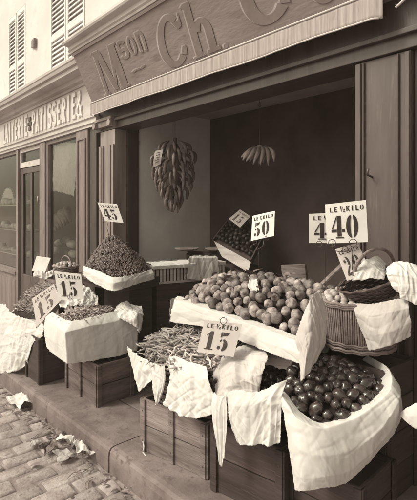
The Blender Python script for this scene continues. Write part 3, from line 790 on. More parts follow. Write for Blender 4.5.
# ================================================================= FRONT STALL: beans in a basket on a crate
zA=pave(-2.05)+.30
crate('wooden_crate',[(-2.258,1.434),(-1.768,1.51),(-1.82,1.86),(-2.31,1.785)],zA,pave(-2.1),'grey nailed wooden crate on the kerb under the front bean basket','wood_grey',2,z0f=pave)
br=thing('bean_basket',(-2.05,1.66,zA),'wide oval wicker basket of beans on the grey kerbside crate','basket')
rotA=R(6); cA=Vector((-2.02,1.66,CZ-.885))
TA=basket(br,cA,.36,.235,cA.z-zA-.01,.80,13,30,rotA,m='wicker_dark')
def fA(u,v): # u,v in -1..1
    u*=.96; v*=.95
    h=.03+.13*(1-(u*u+v*v)*.9)+.018*noise.noise(Vector((u*3,v*3,1)))
    return TA((u*.37,v*.245,h-.005))
shade_bed(br,fA,-.7,.7,-.7,.7)
bean_heap(fA,lambda u,v:u*u+v*v<1,(-1,1,-1,1),190,520,pod_m,'long pale bean pod lying in the wide basket in front','bean pods in the front basket','mass of pale bean pods filling the wide front basket',5,'bean')
cloth('cloth',rows([(127,346,2.90),(133,352,2.72),(143,358,2.56),(153,363,2.48)],[(129,358,2.88),(134,366,2.70),(143,370,2.54),(154,370,2.46)],[(133,372,2.80),(136,382,2.68),(144,380,2.55),(151,380,2.47)],[(135,380,2.75),(139,391,2.66),(143,388,2.58),(147,384,2.50)]),'linen','white cloth corner hanging at the left end of the front bean basket','cloth','cloths draped on the stalls',30,24,seed=1)
cloth('cloth',rows([(153,362,2.45),(158,365,2.40),(164,366,2.36)],[(152,375,2.44),(158,377,2.39),(165,378,2.36)],[(152,389,2.43),(158,391,2.39),(163,390,2.37)],[(153.5,400,2.43),(156,405,2.41),(158.5,402,2.39)]),'linen','narrow white cloth tongue hanging between wider cloths on the front bean basket','cloth','cloths draped on the stalls',20,24,amp=.006,seed=2)
cloth('cloth',rows([(165,357,2.46),(176,356,2.38),(190,362,2.30),(206,366,2.22)],[(170,374,2.37),(181,374,2.29),(195,377,2.21),(208,379,2.15)],[(167,392,2.36),(181,394,2.27),(196,396,2.19),(213,396,2.12)],[(164,405,2.36),(178,415,2.27),(194,419,2.19),(214,414,2.11)]),'linen','broad white cloth hanging over the grey crate from the front bean basket','cloth','cloths draped on the stalls',44,34,amp=.012,folds=.012,seed=3)
st=[P(222,322,2.28),P(223,330,2.27),P(224,356,2.30),P(225,366,2.35)]
sg,_,_,_=price_sign([(204.5,320),(242,324),(233.5,357),(197,352)],[2.30,2.22,2.17,2.25],'15','grey card reading 15 leaning on the front basket of beans','card_grey',stand=st)
clip_ring(sg,223.5,321,2.23,.017)

# ================================================================= H: left basket of dark plums under cloth
crate('wooden_crate',rect4(-1.70,-1.30,1.50,1.84,R(8)),CZ-1.05,pave(-1.5),'dark plank crate under the small cloth-covered plum basket','wood_dark',2,z0f=pave)
hb=thing('plum_basket',(-1.55,1.655,CZ-1.02),'half hidden basket of dark plums under the peach display front','basket')
cH=Vector((-1.55,1.655,CZ-.875)); TH_=basket(hb,cH,.24,.19,.14,.85,7,24,R(5),m='wicker_dark')
def fH(u,v): return TH_((u*.235,v*.185,.05*(1-u*u-v*v)+.01*noise.noise(Vector((u*3,v*3,9)))))
shade_bed(hb,fH,-.7,.7,-.7,.7)
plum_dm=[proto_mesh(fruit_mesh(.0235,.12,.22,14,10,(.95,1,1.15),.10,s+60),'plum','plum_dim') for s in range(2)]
plum_m=[proto_mesh(fruit_mesh(.0235,.12,.22,18,12,(.95,1,1.15),.10,s),'plum','plum') for s in range(4)]
scatter(spread(fH,lambda u,v:u*u+v*v<1 and u>-.75,-1,1,-1,1,.040,seed=4),plum_m,'plum','small dark glossy plum in the half hidden left plum basket','plum','plums in the left basket',.85,1.05,zoff=.008)
cloth('cloth',rows([(214,364,2.36),(228,352,2.34),(244,346,2.34),(264,350,2.28)],[(213,380,2.24),(230,366,2.18),(248,360,2.16),(268,357,2.12)],[(216,398,2.12),(232,384,2.06),(247,380,2.03),(262,374,2.02)],[(222,405,2.08),(236,398,2.02),(250,398,2.0),(259,396,1.99)]),'linen_grey','crumpled folded cloth bunched between the beans and the left plums','cloth','cloths draped on the stalls',44,36,amp=.016,folds=.012,seed=4)
cloth('cloth',rows([(214,392,2.10),(218,396,2.06),(226,396,2.03)],[(211,405,2.09),(217,410,2.05),(227,410,2.02)],[(214,432,2.08),(219,436,2.05),(227,432,2.02)],[(219,460,2.07),(221,467,2.06),(223,458,2.04)]),'linen','long pointed white cloth tail hanging lowest beside the dark crate','cloth','cloths draped on the stalls',22,34,amp=.007,seed=5)
cloth('cloth',rows([(222,392,2.06),(240,390,2.00),(256,392,1.96),(275,384,1.92),(287,380,1.92)],[(228,404,2.03),(240,406,1.97),(256,404,1.93),(270,398,1.90),(282,395,1.89)],[(232,425,2.02),(244,428,1.96),(258,428,1.92),(272,424,1.89),(281,420,1.88)],[(236,443,2.02),(246,445,1.96),(258,445,1.92),(270,446,1.89),(280,444,1.88)]),'linen','squarish white cloth with pleated right edge hanging over the dark crate','cloth','cloths draped on the stalls',44,34,amp=.010,folds=.016,seed=6)

# ================================================================= I: right plum basket with big white cloth
crate('wooden_crate',rect4(-1.30,-.96,1.60,1.90,R(4)),CZ-1.10,pave(-1.1),'upended brown crate carrying the big plum basket','wood_dark',2,z0f=pave)
ib=thing('plum_basket',(-1.13,1.70,CZ-1.085),'big round plum basket wrapped in white cloth at lower right','basket')
tiltI=Matrix.Rotation(R(22),3,Vector((.75,.66,0)))   # towards the street corner
cI=Vector((-1.15,1.735,CZ-.835)); TI=basket(ib,cI,.222,.205,.18,.78,9,28,0,tilt=tiltI,m='wicker')
def fI(u,v): return TI((u*.216,v*.20,.065*(1.1-.8*(u*u+v*v))+.012*noise.noise(Vector((u*3,v*3,4)))))
shade_bed(ib,fI,-.7,.7,-.7,.7)
plum_b=[proto_mesh(fruit_mesh(.0275,.10,.25,22,15,(.95+.05*(s%2),1,1.14+.10*(s%3)),.14,s+7),'plum','plum') for s in range(5)]
scatter(spread(fI,lambda u,v:u*u+v*v<1,-1,1,-1,1,.0385,tries=12000,seed=8),plum_b,'plum','large dark shiny plum heaped in the white cloth-wrapped basket','plum','plums in the right basket',.74,1.12,zoff=.012)
cloth('cloth',rows([(285,392,1.94),(300,412,1.86),(320,423,1.81),(343,417,1.83),(362,404,1.90),(378,388,2.0),(377,370,2.12),(362,360,2.24)],
 [(280,394,1.90),(296,417,1.80),(319,428,1.76),(348,421,1.77),(372,407,1.80),(390,389,1.86),(389,369,2.02),(367,355,2.20)],
 [(286,430,1.86),(300,450,1.76),(325,456,1.73),(352,450,1.75),(380,430,1.77),(398,403,1.82),(398,384,1.97),(374,362,2.22)],
 [(292,470,1.84),(303,478,1.76),(325,476,1.73),(350,470,1.76),(377,447,1.78),(397,420,1.83),(400,396,1.97),(377,368,2.22)],
 [(295,491,1.83),(306,491,1.77),(325,487,1.75),(346,483,1.78),(370,461,1.80),(394,432,1.85),(400,406,1.97),(379,373,2.22)]),'linen','big white cloth wrapped round the plum basket at lower right','cloth','cloths draped on the stalls',90,44,amp=.006,folds=.004,fs=3,seed=7,sharp=.85)
cloth('paper_sheet',rows([(399.5,413,1.84),(410,406,1.80),(425,398,1.76)],[(400,415,1.83),(412,416,1.78),(428,414,1.74)],[(400,416,1.82),(412,427,1.78),(426,436,1.74)]),'paper','white paper corner poking in at the right edge beside the plum basket','paper',None,16,12,amp=.003,folds=.002,seed=8)

# ================================================================= G: peaches on a sloping cloth-lined display
FLc,FRc,BRc,BLc=[Vector(v)+EYE for v in((-2.215,1.665,-.610),(-1.275,1.705,-.650),(-1.39,2.10,-.47),(-2.36,2.06,-.50))]
gd=thing('display_stand',(-1.8,1.9,pave(-1.8)),'sloping wooden display stand carrying the heap of peaches','display stand')
mb=MB(); dn=Vector((0,0,.05)); mb.hexa([FLc-dn,FRc-dn,BRc-dn,BLc-dn,FLc-dn*.4,FRc-dn*.4,BRc-dn*.4,BLc-dn*.4]); mb.build('tray_board','wood',gd,bevel=.003)
mb=MB(); mb.bar(BRc-dn*.2,BLc-dn*.2,.012,.07); mb.bar(FLc-dn*.2,BLc-dn*.2,.012,.07);mb.bar(FRc-dn*.2,BRc-dn*.2,.012,.07);mb.bar(FLc+Vector((0,.01,-.02)),FRc+Vector((0,.01,-.02)),.012,.06); mb.build('side_board','wood',gd,bevel=.002)
for x,y in((-2.30,1.95),(-1.46,1.97),(-2.32,2.06),(-1.42,2.12)):
    z=CZ-.56 if y<2 else CZ-.56; mb=MB(); mb.box(x-.02,x+.02,y-.02,y+.02,pave(x),z); mb.build('leg','wood_dark',gd)
mb=MB(); mb.bar((-2.3,1.95,CZ-.75),(-1.46,1.97,CZ-.75),.02,.09); mb.build('stretcher','wood_dark',gd)
def fG(u,v):
    p=(FLc*(1-u)+FRc*u)*(1-v)+(BLc*(1-u)+BRc*u)*v
    e=min(1,4.2*u+.05,4.2*(1-u)+.45); h=.012+.115*math.sin(math.pi*min(1,max(0,v*.82+.10)))*max(.0,e)**.7*(.75+.35*math.sin(math.pi*(u*.8+.05)))
    return p+Vector((0,0,h+.014*noise.noise(Vector((u*5,v*3,2)))))
shade_bed(gd,fG,.02,.98,.05,.98,drop=.045)
peach_m=[proto_mesh(fruit_mesh(.0315,.10,.30,22,15,(1,1,.88),.16,s+3),'peach','peach') for s in range(5)]
pp=spread(fG,lambda u,v:True,.015,.985,.035,.99,.0475,tries=12000,seed=12)
rz=random.Random(2)
scatter([p+Vector((rz.uniform(-.004,.004),rz.uniform(-.004,.004),rz.uniform(-.012,.012))) for p in pp],peach_m,'peach','round pale peach heaped on the sloping display under the 50 card','peach','peaches on the sloping display',.72,1.16)
# second layer filling the gaps
p2=[p-Vector((0,0,.03)) for p in spread(fG,lambda u,v:True,.03,.97,.05,.97,.055,tries=5000,seed=13)]
cloth('cloth',rows([(178,296,2.82),(205,303,2.67),(240,316,2.44),(270,326,2.25),(302,338,2.06)],[(174,300,2.74),(203,308,2.58),(240,321,2.35),(270,331,2.17),(301,343,1.99)],[(171,311,2.72),(204,319,2.56),(240,333,2.33),(270,344,2.14),(303,354,1.96)],[(170,322,2.72),(204,327,2.56),(240,341,2.33),(270,353,2.14),(306,366,1.95)]),'linen','long white cloth band lining the front edge of the peach display','cloth','cloths draped on the stalls',90,22,amp=.005,folds=.003,fs=4,seed=9,sharp=.9,side=.5)
cloth('cloth',rows([(171,299,2.80),(176,298,2.86),(184,296,3.0)],[(170,310,2.79),(176,310,2.86),(182,306,2.98)],[(170,323,2.78),(174,316,2.84),(180,312,2.95)]),'linen','small turned white cloth corner at the left end of the peach display','cloth','cloths draped on the stalls',16,16,amp=.004,folds=.004,seed=10)
cloth('paper_sheet',rows([(303,314,2.06),(308,304,2.03),(313,296,2.06),(320,290,2.12)],[(295,338,2.01),(305,330,1.96),(316,320,2.00),(326,312,2.10)],[(297,352,1.98),(307,348,1.92),(317,345,1.97),(327,343,2.08)],[(301,382,1.93),(304,379,1.90),(308,374,1.93),(315,362,2.02)]),'linen_grey','stiff paper flap pointing down from the peach display right end','paper',None,40,40,amp=.010,folds=.008,seed=11,sharp=.3)
cloth('paper_sheet',rows([(314,340,2.32),(320,336,2.36),(326,332,2.40)],[(313,352,2.30),(321,350,2.33),(328,346,2.38)],[(313,361,2.30),(321,362,2.33),(329,359,2.38)]),'paper','grey paper lining hanging below the printed flap near the tall basket','paper',None,18,18,amp=.006,folds=.006,seed=12)
mb=MB(); a=P(283,265,3.0);b=P(307,264,2.9); mb.bar(a-Vector((0,0,.075)),b-Vector((0,0,.075)),.03,.15); 
tag(mb.build('wooden_board','wood_grey',bevel=.003),'upright grey board end standing behind the heap of peaches','board')
st=[P(264,240,2.78),P(263,246,2.78),P(258,249,2.79),P(259,256,2.79),P(258.5,275,2.80)]
sg,_,_,_=price_sign([(252.5,216),(275,211),(274,236),(251,241)],[2.86,2.72,2.72,2.86],'50','white card reading 50 standing above the heap of peaches',stand=st)
clip_ring(sg,267,238,2.76,.013); clip_ring(sg,255,242,2.8,.012)
# leaves and a scrap among the peaches
def leafmesh(l,w): 
    mb=MB(); rws_=[]
    for i in range(7):
        u=i/6; ww=w*math.sin(math.pi*min(.98,u*.93+.04))
        rws_.append([Vector(((u-.5)*l,ww*s,.10*l*math.sin(u*3)+.25*abs(ww*s))) for s in(-1,-.5,0,.5,1)])
    return mb.grid(rws_)
leaf_m=[proto_mesh(leafmesh(.07,.017),'leaf','leaf'),proto_mesh(leafmesh(.09,.02),'leaf','leaf')]
lp=[fG(random.uniform(.05,.9),random.uniform(.1,.95))+Vector((0,0,.03)) for _ in range(16)]
scatter(lp,leaf_m,'leaf','long curled leaf lying among the peaches','leaf','leaves among the peaches',.8,1.2,flat=True,tilt=.6)
q=fG(.52,.6)+Vector((0,0,.035)); cloth('paper_scrap',rows([(249,280,2.55),(257,279,2.52)],[(248,287,2.5),(258,284,2.48)],[(252,292,2.46),(259,290,2.44)]),'paper','pale torn wrapper lying on the middle of the peaches','paper',None,10,10,amp=.005,seed=3)

# ================================================================= J: tall splint basket of apricots; K: handled basket on it
jb=thing('fruit_basket',(-1.20,2.03,CZ-.73),'tall round splint basket of small fruit beside the pilaster','basket')
cJ=Vector((-1.215,2.035,CZ-.455)); TJ=basket(jb,cJ,.195,.19,.218,.86,10,26,0,style='splint',m='wicker')
mb=MB(); 
for s in(-1,1):
    c0=Vector((math.cos(R(205 if s<0 else 25)),math.sin(R(205 if s<0 else 25)),0)); tn=Vector((-c0.y,c0.x,0))
    mb.tube([TJ(c0*.20+tn*(.06*math.cos(a))+Vector((0,0,-.045+.055*math.sin(a)))) for a in [math.pi*i/9 for i in range(10)]],.007,6)
mb.build('handle','wicker',jb,smooth=True)
def fJ(u,v): return TJ((u*.185,v*.18,.05*(1-u*u-v*v)+.008*noise.noise(Vector((u*3,v*3,14)))))
shade_bed(jb,fJ,-.7,.7,-.7,.7,drop=.015)
ap_m=[proto_mesh(fruit_mesh(.0185,.06,.14,14,10,(1,1,1.0),.05,s+13),'apricot','apricot') for s in range(4)]
scatter(spread(fJ,lambda u,v:u*u+v*v<1,-1,1,-1,1,.031,seed=18),ap_m,'apricot','small pale apricot filling the tall splint basket','apricot','apricots in the tall basket',.85,1.1,zoff=.004)
crate('wooden_crate',rect4(-1.42,-1.02,1.94,2.23,0),CZ-.735,pave(-1.2),'tall dark crate standing upright under the tall splint basket','wood_dark',4,z0f=pave)
cloth('cloth',rows([(353,303,2.08),(368,304,2.02),(388,301,1.99),(407,297,1.98)],[(355,314,2.05),(372,316,1.98),(392,312,1.94),(409,308,1.94)],[(361,332,2.04),(376,335,1.97),(394,330,1.93),(411,322,1.93)],[(369,351,2.02),(381,348,1.97),(396,343,1.94),(411,337,1.94)]),'linen_grey','pale cloth hanging over the front of the tall splint basket','cloth','cloths draped on the stalls',44,34,amp=.006,folds=.006,seed=13)
kb=thing('handled_basket',P(372,292,2.1),'tilted dark wicker basket with arched handle on the apricots','basket')
tk=Matrix.Rotation(R(-20),3,FW)@Matrix.Rotation(R(8),3,RT)
cK=P(371,279,2.12); TK=basket(kb,cK,.155,.11,.085,.66,9,24,math.atan2(RT.y,RT.x),tilt=tk,m='wicker_dark')
mb=MB(); hp=[P(354,276,2.06),P(356,266,2.06),P(363,256,2.08),P(372,250,2.11),P(382,249,2.14),P(390,254,2.18),P(395,265,2.22)]
hh=[cr(hp,i/24) for i in range(25)]; mb.tube(hh,.0085,8)
tw=[hh[i]+Vector((math.cos(i*2.2),math.sin(i*2.2),math.cos(i*2.2+1.5)))*.006 for i in range(25)]; mb.tube(tw,.0045,6); mb.build('handle','wicker',kb,smooth=True)
cloth('paper_sheet',rows([(360,264,2.10),(368,259,2.14),(378,257,2.18),(385,263,2.18)],[(355,272,2.05),(365,268,2.07),(376,267,2.09),(386,272,2.09)],[(352,281,2.02),(362,280,2.01),(374,279,2.01),(384,280,2.02)]),'paper','crumpled pale paper stuffed in the tilted handled basket','paper',None,34,28,amp=.013,folds=.006,seed=14)
cloth('cloth',rows([(386,268,2.06),(395,262,2.05),(406,262,2.02),(418,266,2.0)],[(386,276,2.02),(397,272,1.98),(408,272,1.96),(421,278,1.94)],[(391,286,2.0),(401,286,1.95),(411,288,1.93),(422,292,1.92)],[(397,293,1.99),(405,299,1.95),(414,304,1.93),(421,306,1.92)]),'linen','white cloth thrown over the right end of the tilted handled basket','cloth','cloths draped on the stalls',40,34,amp=.010,folds=.012,seed=15)
mb=MB(); mb.bar(P(317,289,2.55),P(345,262,2.50),.012,.05,up=tuple(FW)); tag(mb.build('wooden_plank','wood_grey',bevel=.002),'thin plank leaning diagonally behind the tall splint basket','plank')
# three price cards there
s1=[P(318,246,2.3),P(324,249,2.3),P(325,250,2.3),P(325,292,2.34)]
g1,_,_,_=price_sign([(309,214),(349,212),(349,243),(309,243)],[2.30,2.26,2.26,2.30],'40','white card reading 40 partly hidden behind the nearer 40 card',stand=s1)
s2=[P(332,244,2.16),P(332,250,2.16),P(340,252,2.16),P(352,250,2.14),P(352,262,2.14),P(352,290,2.15)]
g2,_,_,_=price_sign([(325,204.5),(366,200),(368,242),(327,243.5)],[2.18,2.10,2.10,2.18],'40','large white card reading 40 standing in front of the other 40 card',stand=s2)
clip_ring(g1,319,244,2.2,.014); clip_ring(g2,332,243,2.13,.017); clip_ring(g2,353,243,2.10,.018)
s3=[P(354,262,2.08),P(356,282,2.08)]
g3,_,_,_=price_sign([(335,249),(358,243),(371,273),(347,281)],[2.22,2.16,2.10,2.14],'20','card reading 20 tipped sideways behind the arched basket handle','card_grey',stand=s3)
clip_ring(g3,345,249,2.12,.013)

# ================================================================= B: bean tray on the brown crate
crate('wooden_crate',[(-3.609,1.551),(-3.023,1.535),(-3.04,1.84),(-3.62,1.86)],CZ-1.145,pave(-3.3),'brown plank crate on the pavement under the white draped bean tray','wood',2,z0f=pave)
tb=thing('bean_tray',(-3.36,1.62,CZ-1.14),'shallow bean tray on the brown crate draped in white cloth','tray')
mb=MB(); x0,x1,y0,y1=-3.57,-3.16,1.39,1.89; z0,z1=CZ-1.14,CZ-.93
mb.box(x0,x1,y0,y0+.012,z0,z1);mb.box(x0,x1,y1-.012,y1,z0,z1);mb.box(x0,x0+.012,y0+.012,y1-.012,z0,z1);mb.box(x1-.012,x1,y0+.012,y1-.012,z0,z1); mb.build('side_boards','wood_pale',tb)
mb=MB(); mb.box(x0+.012,x1-.012,y0+.012,y1-.012,z0,z0+.012); mb.build('base_board','wood_pale',tb)
def fB(u,v): return Vector((x0+(x1-x0)*u,y0+(y1-y0)*v,z1+.0+.11*math.sin(math.pi*u)**.7*math.sin(math.pi*v)**.7+.012*noise.noise(Vector((u*5,v*5,3)))))
fB(0.5,.5); shade_bed(tb,fB,.03,.97,.03,.97)
def ins(u,v): return .16<u<.86 and .14<v<.86
bean_heap(lambda u,v:Vector((-3.57+.41*u,1.39+.5*v,CZ-.915+.11*max(0,math.sin(math.pi*u))**.7*max(0,math.sin(math.pi*v))**.7)),ins,(0,1,0,1),70,420,podm_m,'thin dark bean pod on the white draped tray behind the brown crate','bean pods on the middle tray','mass of thin bean pods heaped on the white draped tray',6,'bean_mid')
cloth('cloth',rows([(52,312,3.74),(62,318,3.52),(72,321,3.38),(92,317,3.44),(112,312,3.54),(129,306,3.68)],[(45,318,3.64),(56,326,3.42),(65,332.5,3.255),(90,326,3.36),(114,322,3.48),(137,313,3.60)],[(44,334,3.61),(55,343,3.40),(66,348,3.25),(90,344,3.34),(115,338,3.46),(138,330,3.57)],[(46,347,3.6),(57,357,3.39),(67,364,3.25),(92,361,3.34),(118,356,3.46),(137,350,3.57)]),'linen','white cloth draped square over the bean tray on the brown crate','cloth','cloths draped on the stalls',90,36,amp=.005,folds=.007,fs=5,seed=16,side=.85,sharp=.9)
cloth('cloth',rows([(116,306,3.68),(126,301,3.72),(134,305,3.66),(141,305,3.62)],[(114,312,3.57),(126,310,3.55),(136,311,3.50),(144,316,3.52)],[(118,318,3.50),(129,319,3.46),(138,320,3.44),(142,327,3.47)],[(127,322,3.47),(133,325,3.45),(138,329,3.44),(140,334,3.46)]),'linen','crumpled white cloth bunched at the right corner of the bean tray','cloth','cloths draped on the stalls',34,34,amp=.020,folds=.012,seed=17,sharp=.4)
cloth('cloth',rows([(60,292,4.1),(74,286,4.05),(88,288,3.98),(98,296,3.9)],[(58,300,3.9),(72,296,3.85),(86,296,3.8),(98,302,3.78)],[(60,308,3.75),(72,306,3.7),(84,306,3.68),(96,310,3.66)]),'linen','white cloth folded in soft ridges behind the 15 card','cloth','cloths draped on the stalls',44,30,amp=.024,folds=.03,seed=18)
st=[P(70,292,3.62),P(69,300,3.62),P(70,320,3.62)]
gb,_,_,_=price_sign([(54,271),(81,274),(84,299),(59,300)],[3.66,3.60,3.60,3.66],'15','upright white card reading 15 on a wire above the middle beans',stand=st)
clip_ring(gb,70,297,3.58,.018)

# ================================================================= C: far left stall
crate('wooden_crate',rect4(-4.13,-3.82,1.405,1.70,0),CZ-1.10,pave(-4.0),'small upright dark crate between the hanging white cloth and brown crate','wood_dark',1,z0f=pave)
cb=thing('greens_tray',(-4.4,1.62,CZ-1.09),'tilted tray of greens on the far left stall','tray')
C0=[P(8,318,4.5),P(43,322,3.86),P(66,288,4.25),P(40,285,4.85)]
mb=MB(); mb.hexa([q-Vector((0,0,.07)) for q in C0]+[q-Vector((0,0,.02)) for q in C0]); mb.build('base_board','wood_pale',cb)
mb=MB(); 
for i in range(4): mb.bar(C0[i]-Vector((0,0,.03)),C0[(i+1)%4]-Vector((0,0,.03)),.012,.08)
mb.build('side_boards','wood_pale',cb)
for q in C0:
    mb=MB(); p=q+(sum(C0,Vector())/4-q)*.15; mb.box(p.x-.02,p.x+.02,p.y-.02,p.y+.02,pave(p.x),p.z-.07); mb.build('leg','wood_dark',cb)
def fC(u,v):
    p=(C0[0]*(1-u)+C0[1]*u)*(1-v)+(C0[3]*(1-u)+C0[2]*u)*v
    return p+Vector((0,0,.01+.08*max(0,math.sin(math.pi*u))**.6*max(0,math.sin(math.pi*v))**.6+.012*noise.noise(Vector((u*4,v*4,7)))))
shade_bed(cb,fC,.02,.98,.02,.98)
bean_heap(fC,ins,(0,1,0,1),40,420,podm_m,'thin pod in the greens on the tilted far left tray','greens on the far left tray','mass of mixed green pods on the tilted far left tray',9,'bean_mid')
cloth('cloth',rows([(-25,322,4.75),(2,304,4.5),(10,312,4.35),(24,318,4.1),(44,324,3.84)],[(-25,340,4.7),(-3,328,4.45),(10,332,4.25),(24,333,4.05),(43,336,3.80)],[(-25,360,4.6),(-4,352,4.4),(8,354,4.22),(18,352,4.08),(33,342,3.9)],[(-25,382,4.5),(-7,374,4.35),(6,373,4.2),(16,371,4.1),(26,366,4.02)]),'linen','large white cloth hanging to the pavement from the far left stall','cloth','cloths draped on the stalls',56,40,amp=.012,folds=.018,fs=8,seed=19)
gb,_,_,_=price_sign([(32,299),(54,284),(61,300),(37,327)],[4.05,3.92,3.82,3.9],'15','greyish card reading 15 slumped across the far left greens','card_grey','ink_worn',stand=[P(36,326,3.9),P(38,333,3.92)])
# blank card and round basket behind
q=[P(x,y,t) for x,y,t in((37,256,4.7),(51,258,4.6),(45,273,4.55),(32,271,4.65))]
mb=MB(); mb.prism(q,(0,-.004,0)); tag(mb.build('paper_card','paper'),'small blank slanting card in front of the far shop doorway','card')
cloth('paper_sheet',rows([(33,270,4.62),(40,271,4.58),(47,272,4.55),(56,268,4.6)],[(34,277,4.58),(41,278,4.52),(48,278,4.5),(58,274,4.55)]),'paper','ragged pale wrapping below the small blank card','paper',None,24,10,amp=.03,folds=.03,seed=20)
crate('wooden_crate',rect4(-4.45,-3.95,1.98,2.22,0),CZ-.66,pave(-4.2),'dark crate behind the currant heap near the shop pilaster','wood_dark',3,z0f=pave)
rb=thing('small_basket',(-4.2,2.08,CZ-.655),'small round wicker basket with hoop handle behind the 15 card','basket')
cR=P(66,266,4.55); cR.z=CZ-.575; TR_=basket(rb,cR,.13,.12,.08,.85,6,20,0,m='wicker')
mb=MB(); mb.tube([TR_((.13*math.cos(a),0,.10*math.sin(a))) for a in [math.pi*i/14 for i in range(15)]],.007,6); mb.build('handle','wicker',rb,smooth=True)
ap2=spread(lambda u,v:TR_((u*.12,v*.11,.03*(1-u*u-v*v))),lambda u,v:u*u+v*v<1,-1,1,-1,1,.034,seed=30)
scatter(ap2,ap_m,'potato','small pale potato in the round hoop-handled basket','potato','potatoes in the small round basket',.9,1.2)

# ================================================================= D: heap of currants on a cloth-lined crate
d0=rect4(-3.88,-3.25,1.80,2.22,R(4)); zD=CZ-.585
crate('shallow_crate',d0,zD,zD-.09,'shallow dark crate holding the tall heap of currants','wood_dark',1,posts=False)
dt=thing('trestle_box',(-3.55,2.08,pave(-3.5)),'tall dark plank box propping up the crate of currants','box')
mb=MB(); mb.box(-3.78,-3.32,1.98,2.21,pave(-3.7),zD-.092); mb.build('box_body','wood_dark',dt,bevel=.004)
cen=Vector((-3.62,2.02,zD-.03))
def fD(u,v):
    r=math.sqrt(u*u+v*v); h=.345*(max(0,1-r**1.6))**1.0*(1-.25*math.exp(-(r/.2)**2)*0)*(1+.30*noise.noise(Vector((u*2.2,v*2.2,1))))+.012*noise.noise(Vector((u*9,v*9,2)))
    p=Vector((u*.42,v*.27,0)); p.rotate(Matrix.Rotation(R(4),3,'Z')); return cen+p+Vector((0,0,h))
hd=bpy.data.objects; 
mb=MB(); n=26; rws_=[]
for i in range(n+1):
    r_=i/n*.98; rws_.append([fD(r_*math.cos(2*math.pi*j/48),r_*math.sin(2*math.pi*j/48))-Vector((0,0,.012)) for j in range(49)])
mb.m=0; mb.grid(rws_)
rnd=random.Random(3); cur=[]
mesh_c=[proto_mesh(MB().sphere((0,0,0),.010,8,6),'currant','currant')]
pts=[]
for k in range(4200):
    a=rnd.uniform(0,6.283); r_=math.sqrt(rnd.random())*.99; p=fD(r_*math.cos(a),r_*math.sin(a)); pts.append(p)
vis=[p for p in pts if (p-cen).dot(-FW)>-.08]
vis.sort(key=lambda p:(p-EYE).length); ind=vis[::max(1,len(vis)//260)][:260]; ids=set(id(p) for p in ind)
sp=MB().sphere((0,0,0),.009,6,5)
for p in pts:
    if id(p) in ids: continue
    mb.add([v+p+Vector((0,0,rnd.uniform(-.004,.014))) for v in sp.v],sp.f)
for k in range(900):
    a=rnd.uniform(0,6.283); r_=math.sqrt(rnd.random())*.97; p=fD(r_*math.cos(a),r_*math.sin(a)); dv=Vector((rnd.uniform(-1,1),rnd.uniform(-1,1),rnd.uniform(.2,1))).normalized()*rnd.uniform(.015,.04)
    mb.m=1; mb.tube([p,p+dv*.6+Vector((0,0,.003)),p+dv],.0014,4)
tag(mb.build('currant_mass',['currant','stalk'],smooth=True),'tall peaked mass of dark currants with pale stalks','currants',kind='stuff')
scatter(ind,mesh_c,'currant','tiny dark currant on the front of the tall peaked heap','currant','currants on the face of the heap',.9,1.2,zoff=.006)
cloth('cloth',rows([(84,266,3.98),(99,271,3.74),(113,277,3.56),(134,275,3.66),(152,269,3.86)],[(83,270,3.95),(98,277,3.70),(113,283,3.50),(134,279,3.64),(154,273,3.83)],[(84,277,3.95),(98,285,3.69),(113,291,3.49),(134,285,3.63),(154,279,3.82)]),'linen','white cloth edge folded over the crate of currants','cloth','cloths draped on the stalls',60,16,amp=.006,folds=.008,fs=14,seed=21)
st=[P(108,222,3.80),P(107,228,3.80),P(110,240,3.80)]
price_sign([(97.5,202.5),(117,204),(123.5,223),(105,221)],[3.86,3.78,3.78,3.86],'45','white slanting card reading 45 above the heap of currants',stand=st)

# ================================================================= E: slatted crate and cloth in the shop mouth
eA=P(153,285,4.0); eB=P(226,279,4.35); dE=(eB-eA); dE.z=0; LE_=dE.length; dE.normalize(); nE=Vector((-dE.y,dE.x,0))
zE0=eA.z; zE1=P(151,266,4.0).z
f4=[eA,eA+dE*LE_*.98,eA+dE*LE_*.98+nE*.36,eA+nE*.36]
er=thing('slatted_crate',eA+dE*.3+nE*.15,'long pale slatted crate half covered by cloth in the shop mouth','crate'); er.location.z=zE0
mb=MB()
q=lambda a,b,c:eA.xy.to_3d()+dE*a+nE*b+Vector((0,0,c))
for c0,c1 in((zE0,zE0+.02),(zE1-.03,zE1)):
    for (a0,a1,b0,b1) in((0,LE_,0,.012),(0,LE_,.348,.36),(0,.012,.012,.348),(LE_-.012,LE_,.012,.348)):
        mb.hexa([q(a0,b0,c0),q(a1,b0,c0),q(a1,b1,c0),q(a0,b1,c0),q(a0,b0,c1),q(a1,b0,c1),q(a1,b1,c1),q(a0,b1,c1)])
mb.build('rail','wood_pale',er,bevel=.002)
for b0,b1 in((.013,.020),(.340,.347)):
  mb=MB(); k=0
  while k*.034<LE_-.02:
    a0=k*.034+.004
    mb.hexa([q(a0,b0,zE0+.02),q(a0+.022,b0,zE0+.02),q(a0+.022,b1,zE0+.02),q(a0,b1,zE0+.02),q(a0,b0,zE1-.03),q(a0+.022,b0,zE1-.03),q(a0+.022,b1,zE1-.03),q(a0,b1,zE1-.03)])
    k+=1
  mb.build('slats','wood_pale',er)
mb=MB(); mb.hexa([q(.02,.03,zE0+.01),q(LE_-.02,.03,zE0+.01),q(LE_-.02,.33,zE0+.01),q(.02,.33,zE0+.01),q(.02,.03,zE1-.01),q(LE_-.02,.03,zE1-.01),q(LE_-.02,.33,zE1-.01),q(.02,.33,zE1-.01)]); mb.build('contents','straw',er)
bx=thing('trestle_box',eA+dE*.4+nE*.2,'long dark counter box carrying the pale slatted crate','box'); bx.location.z=pave(-3.3)
mb=MB(); 
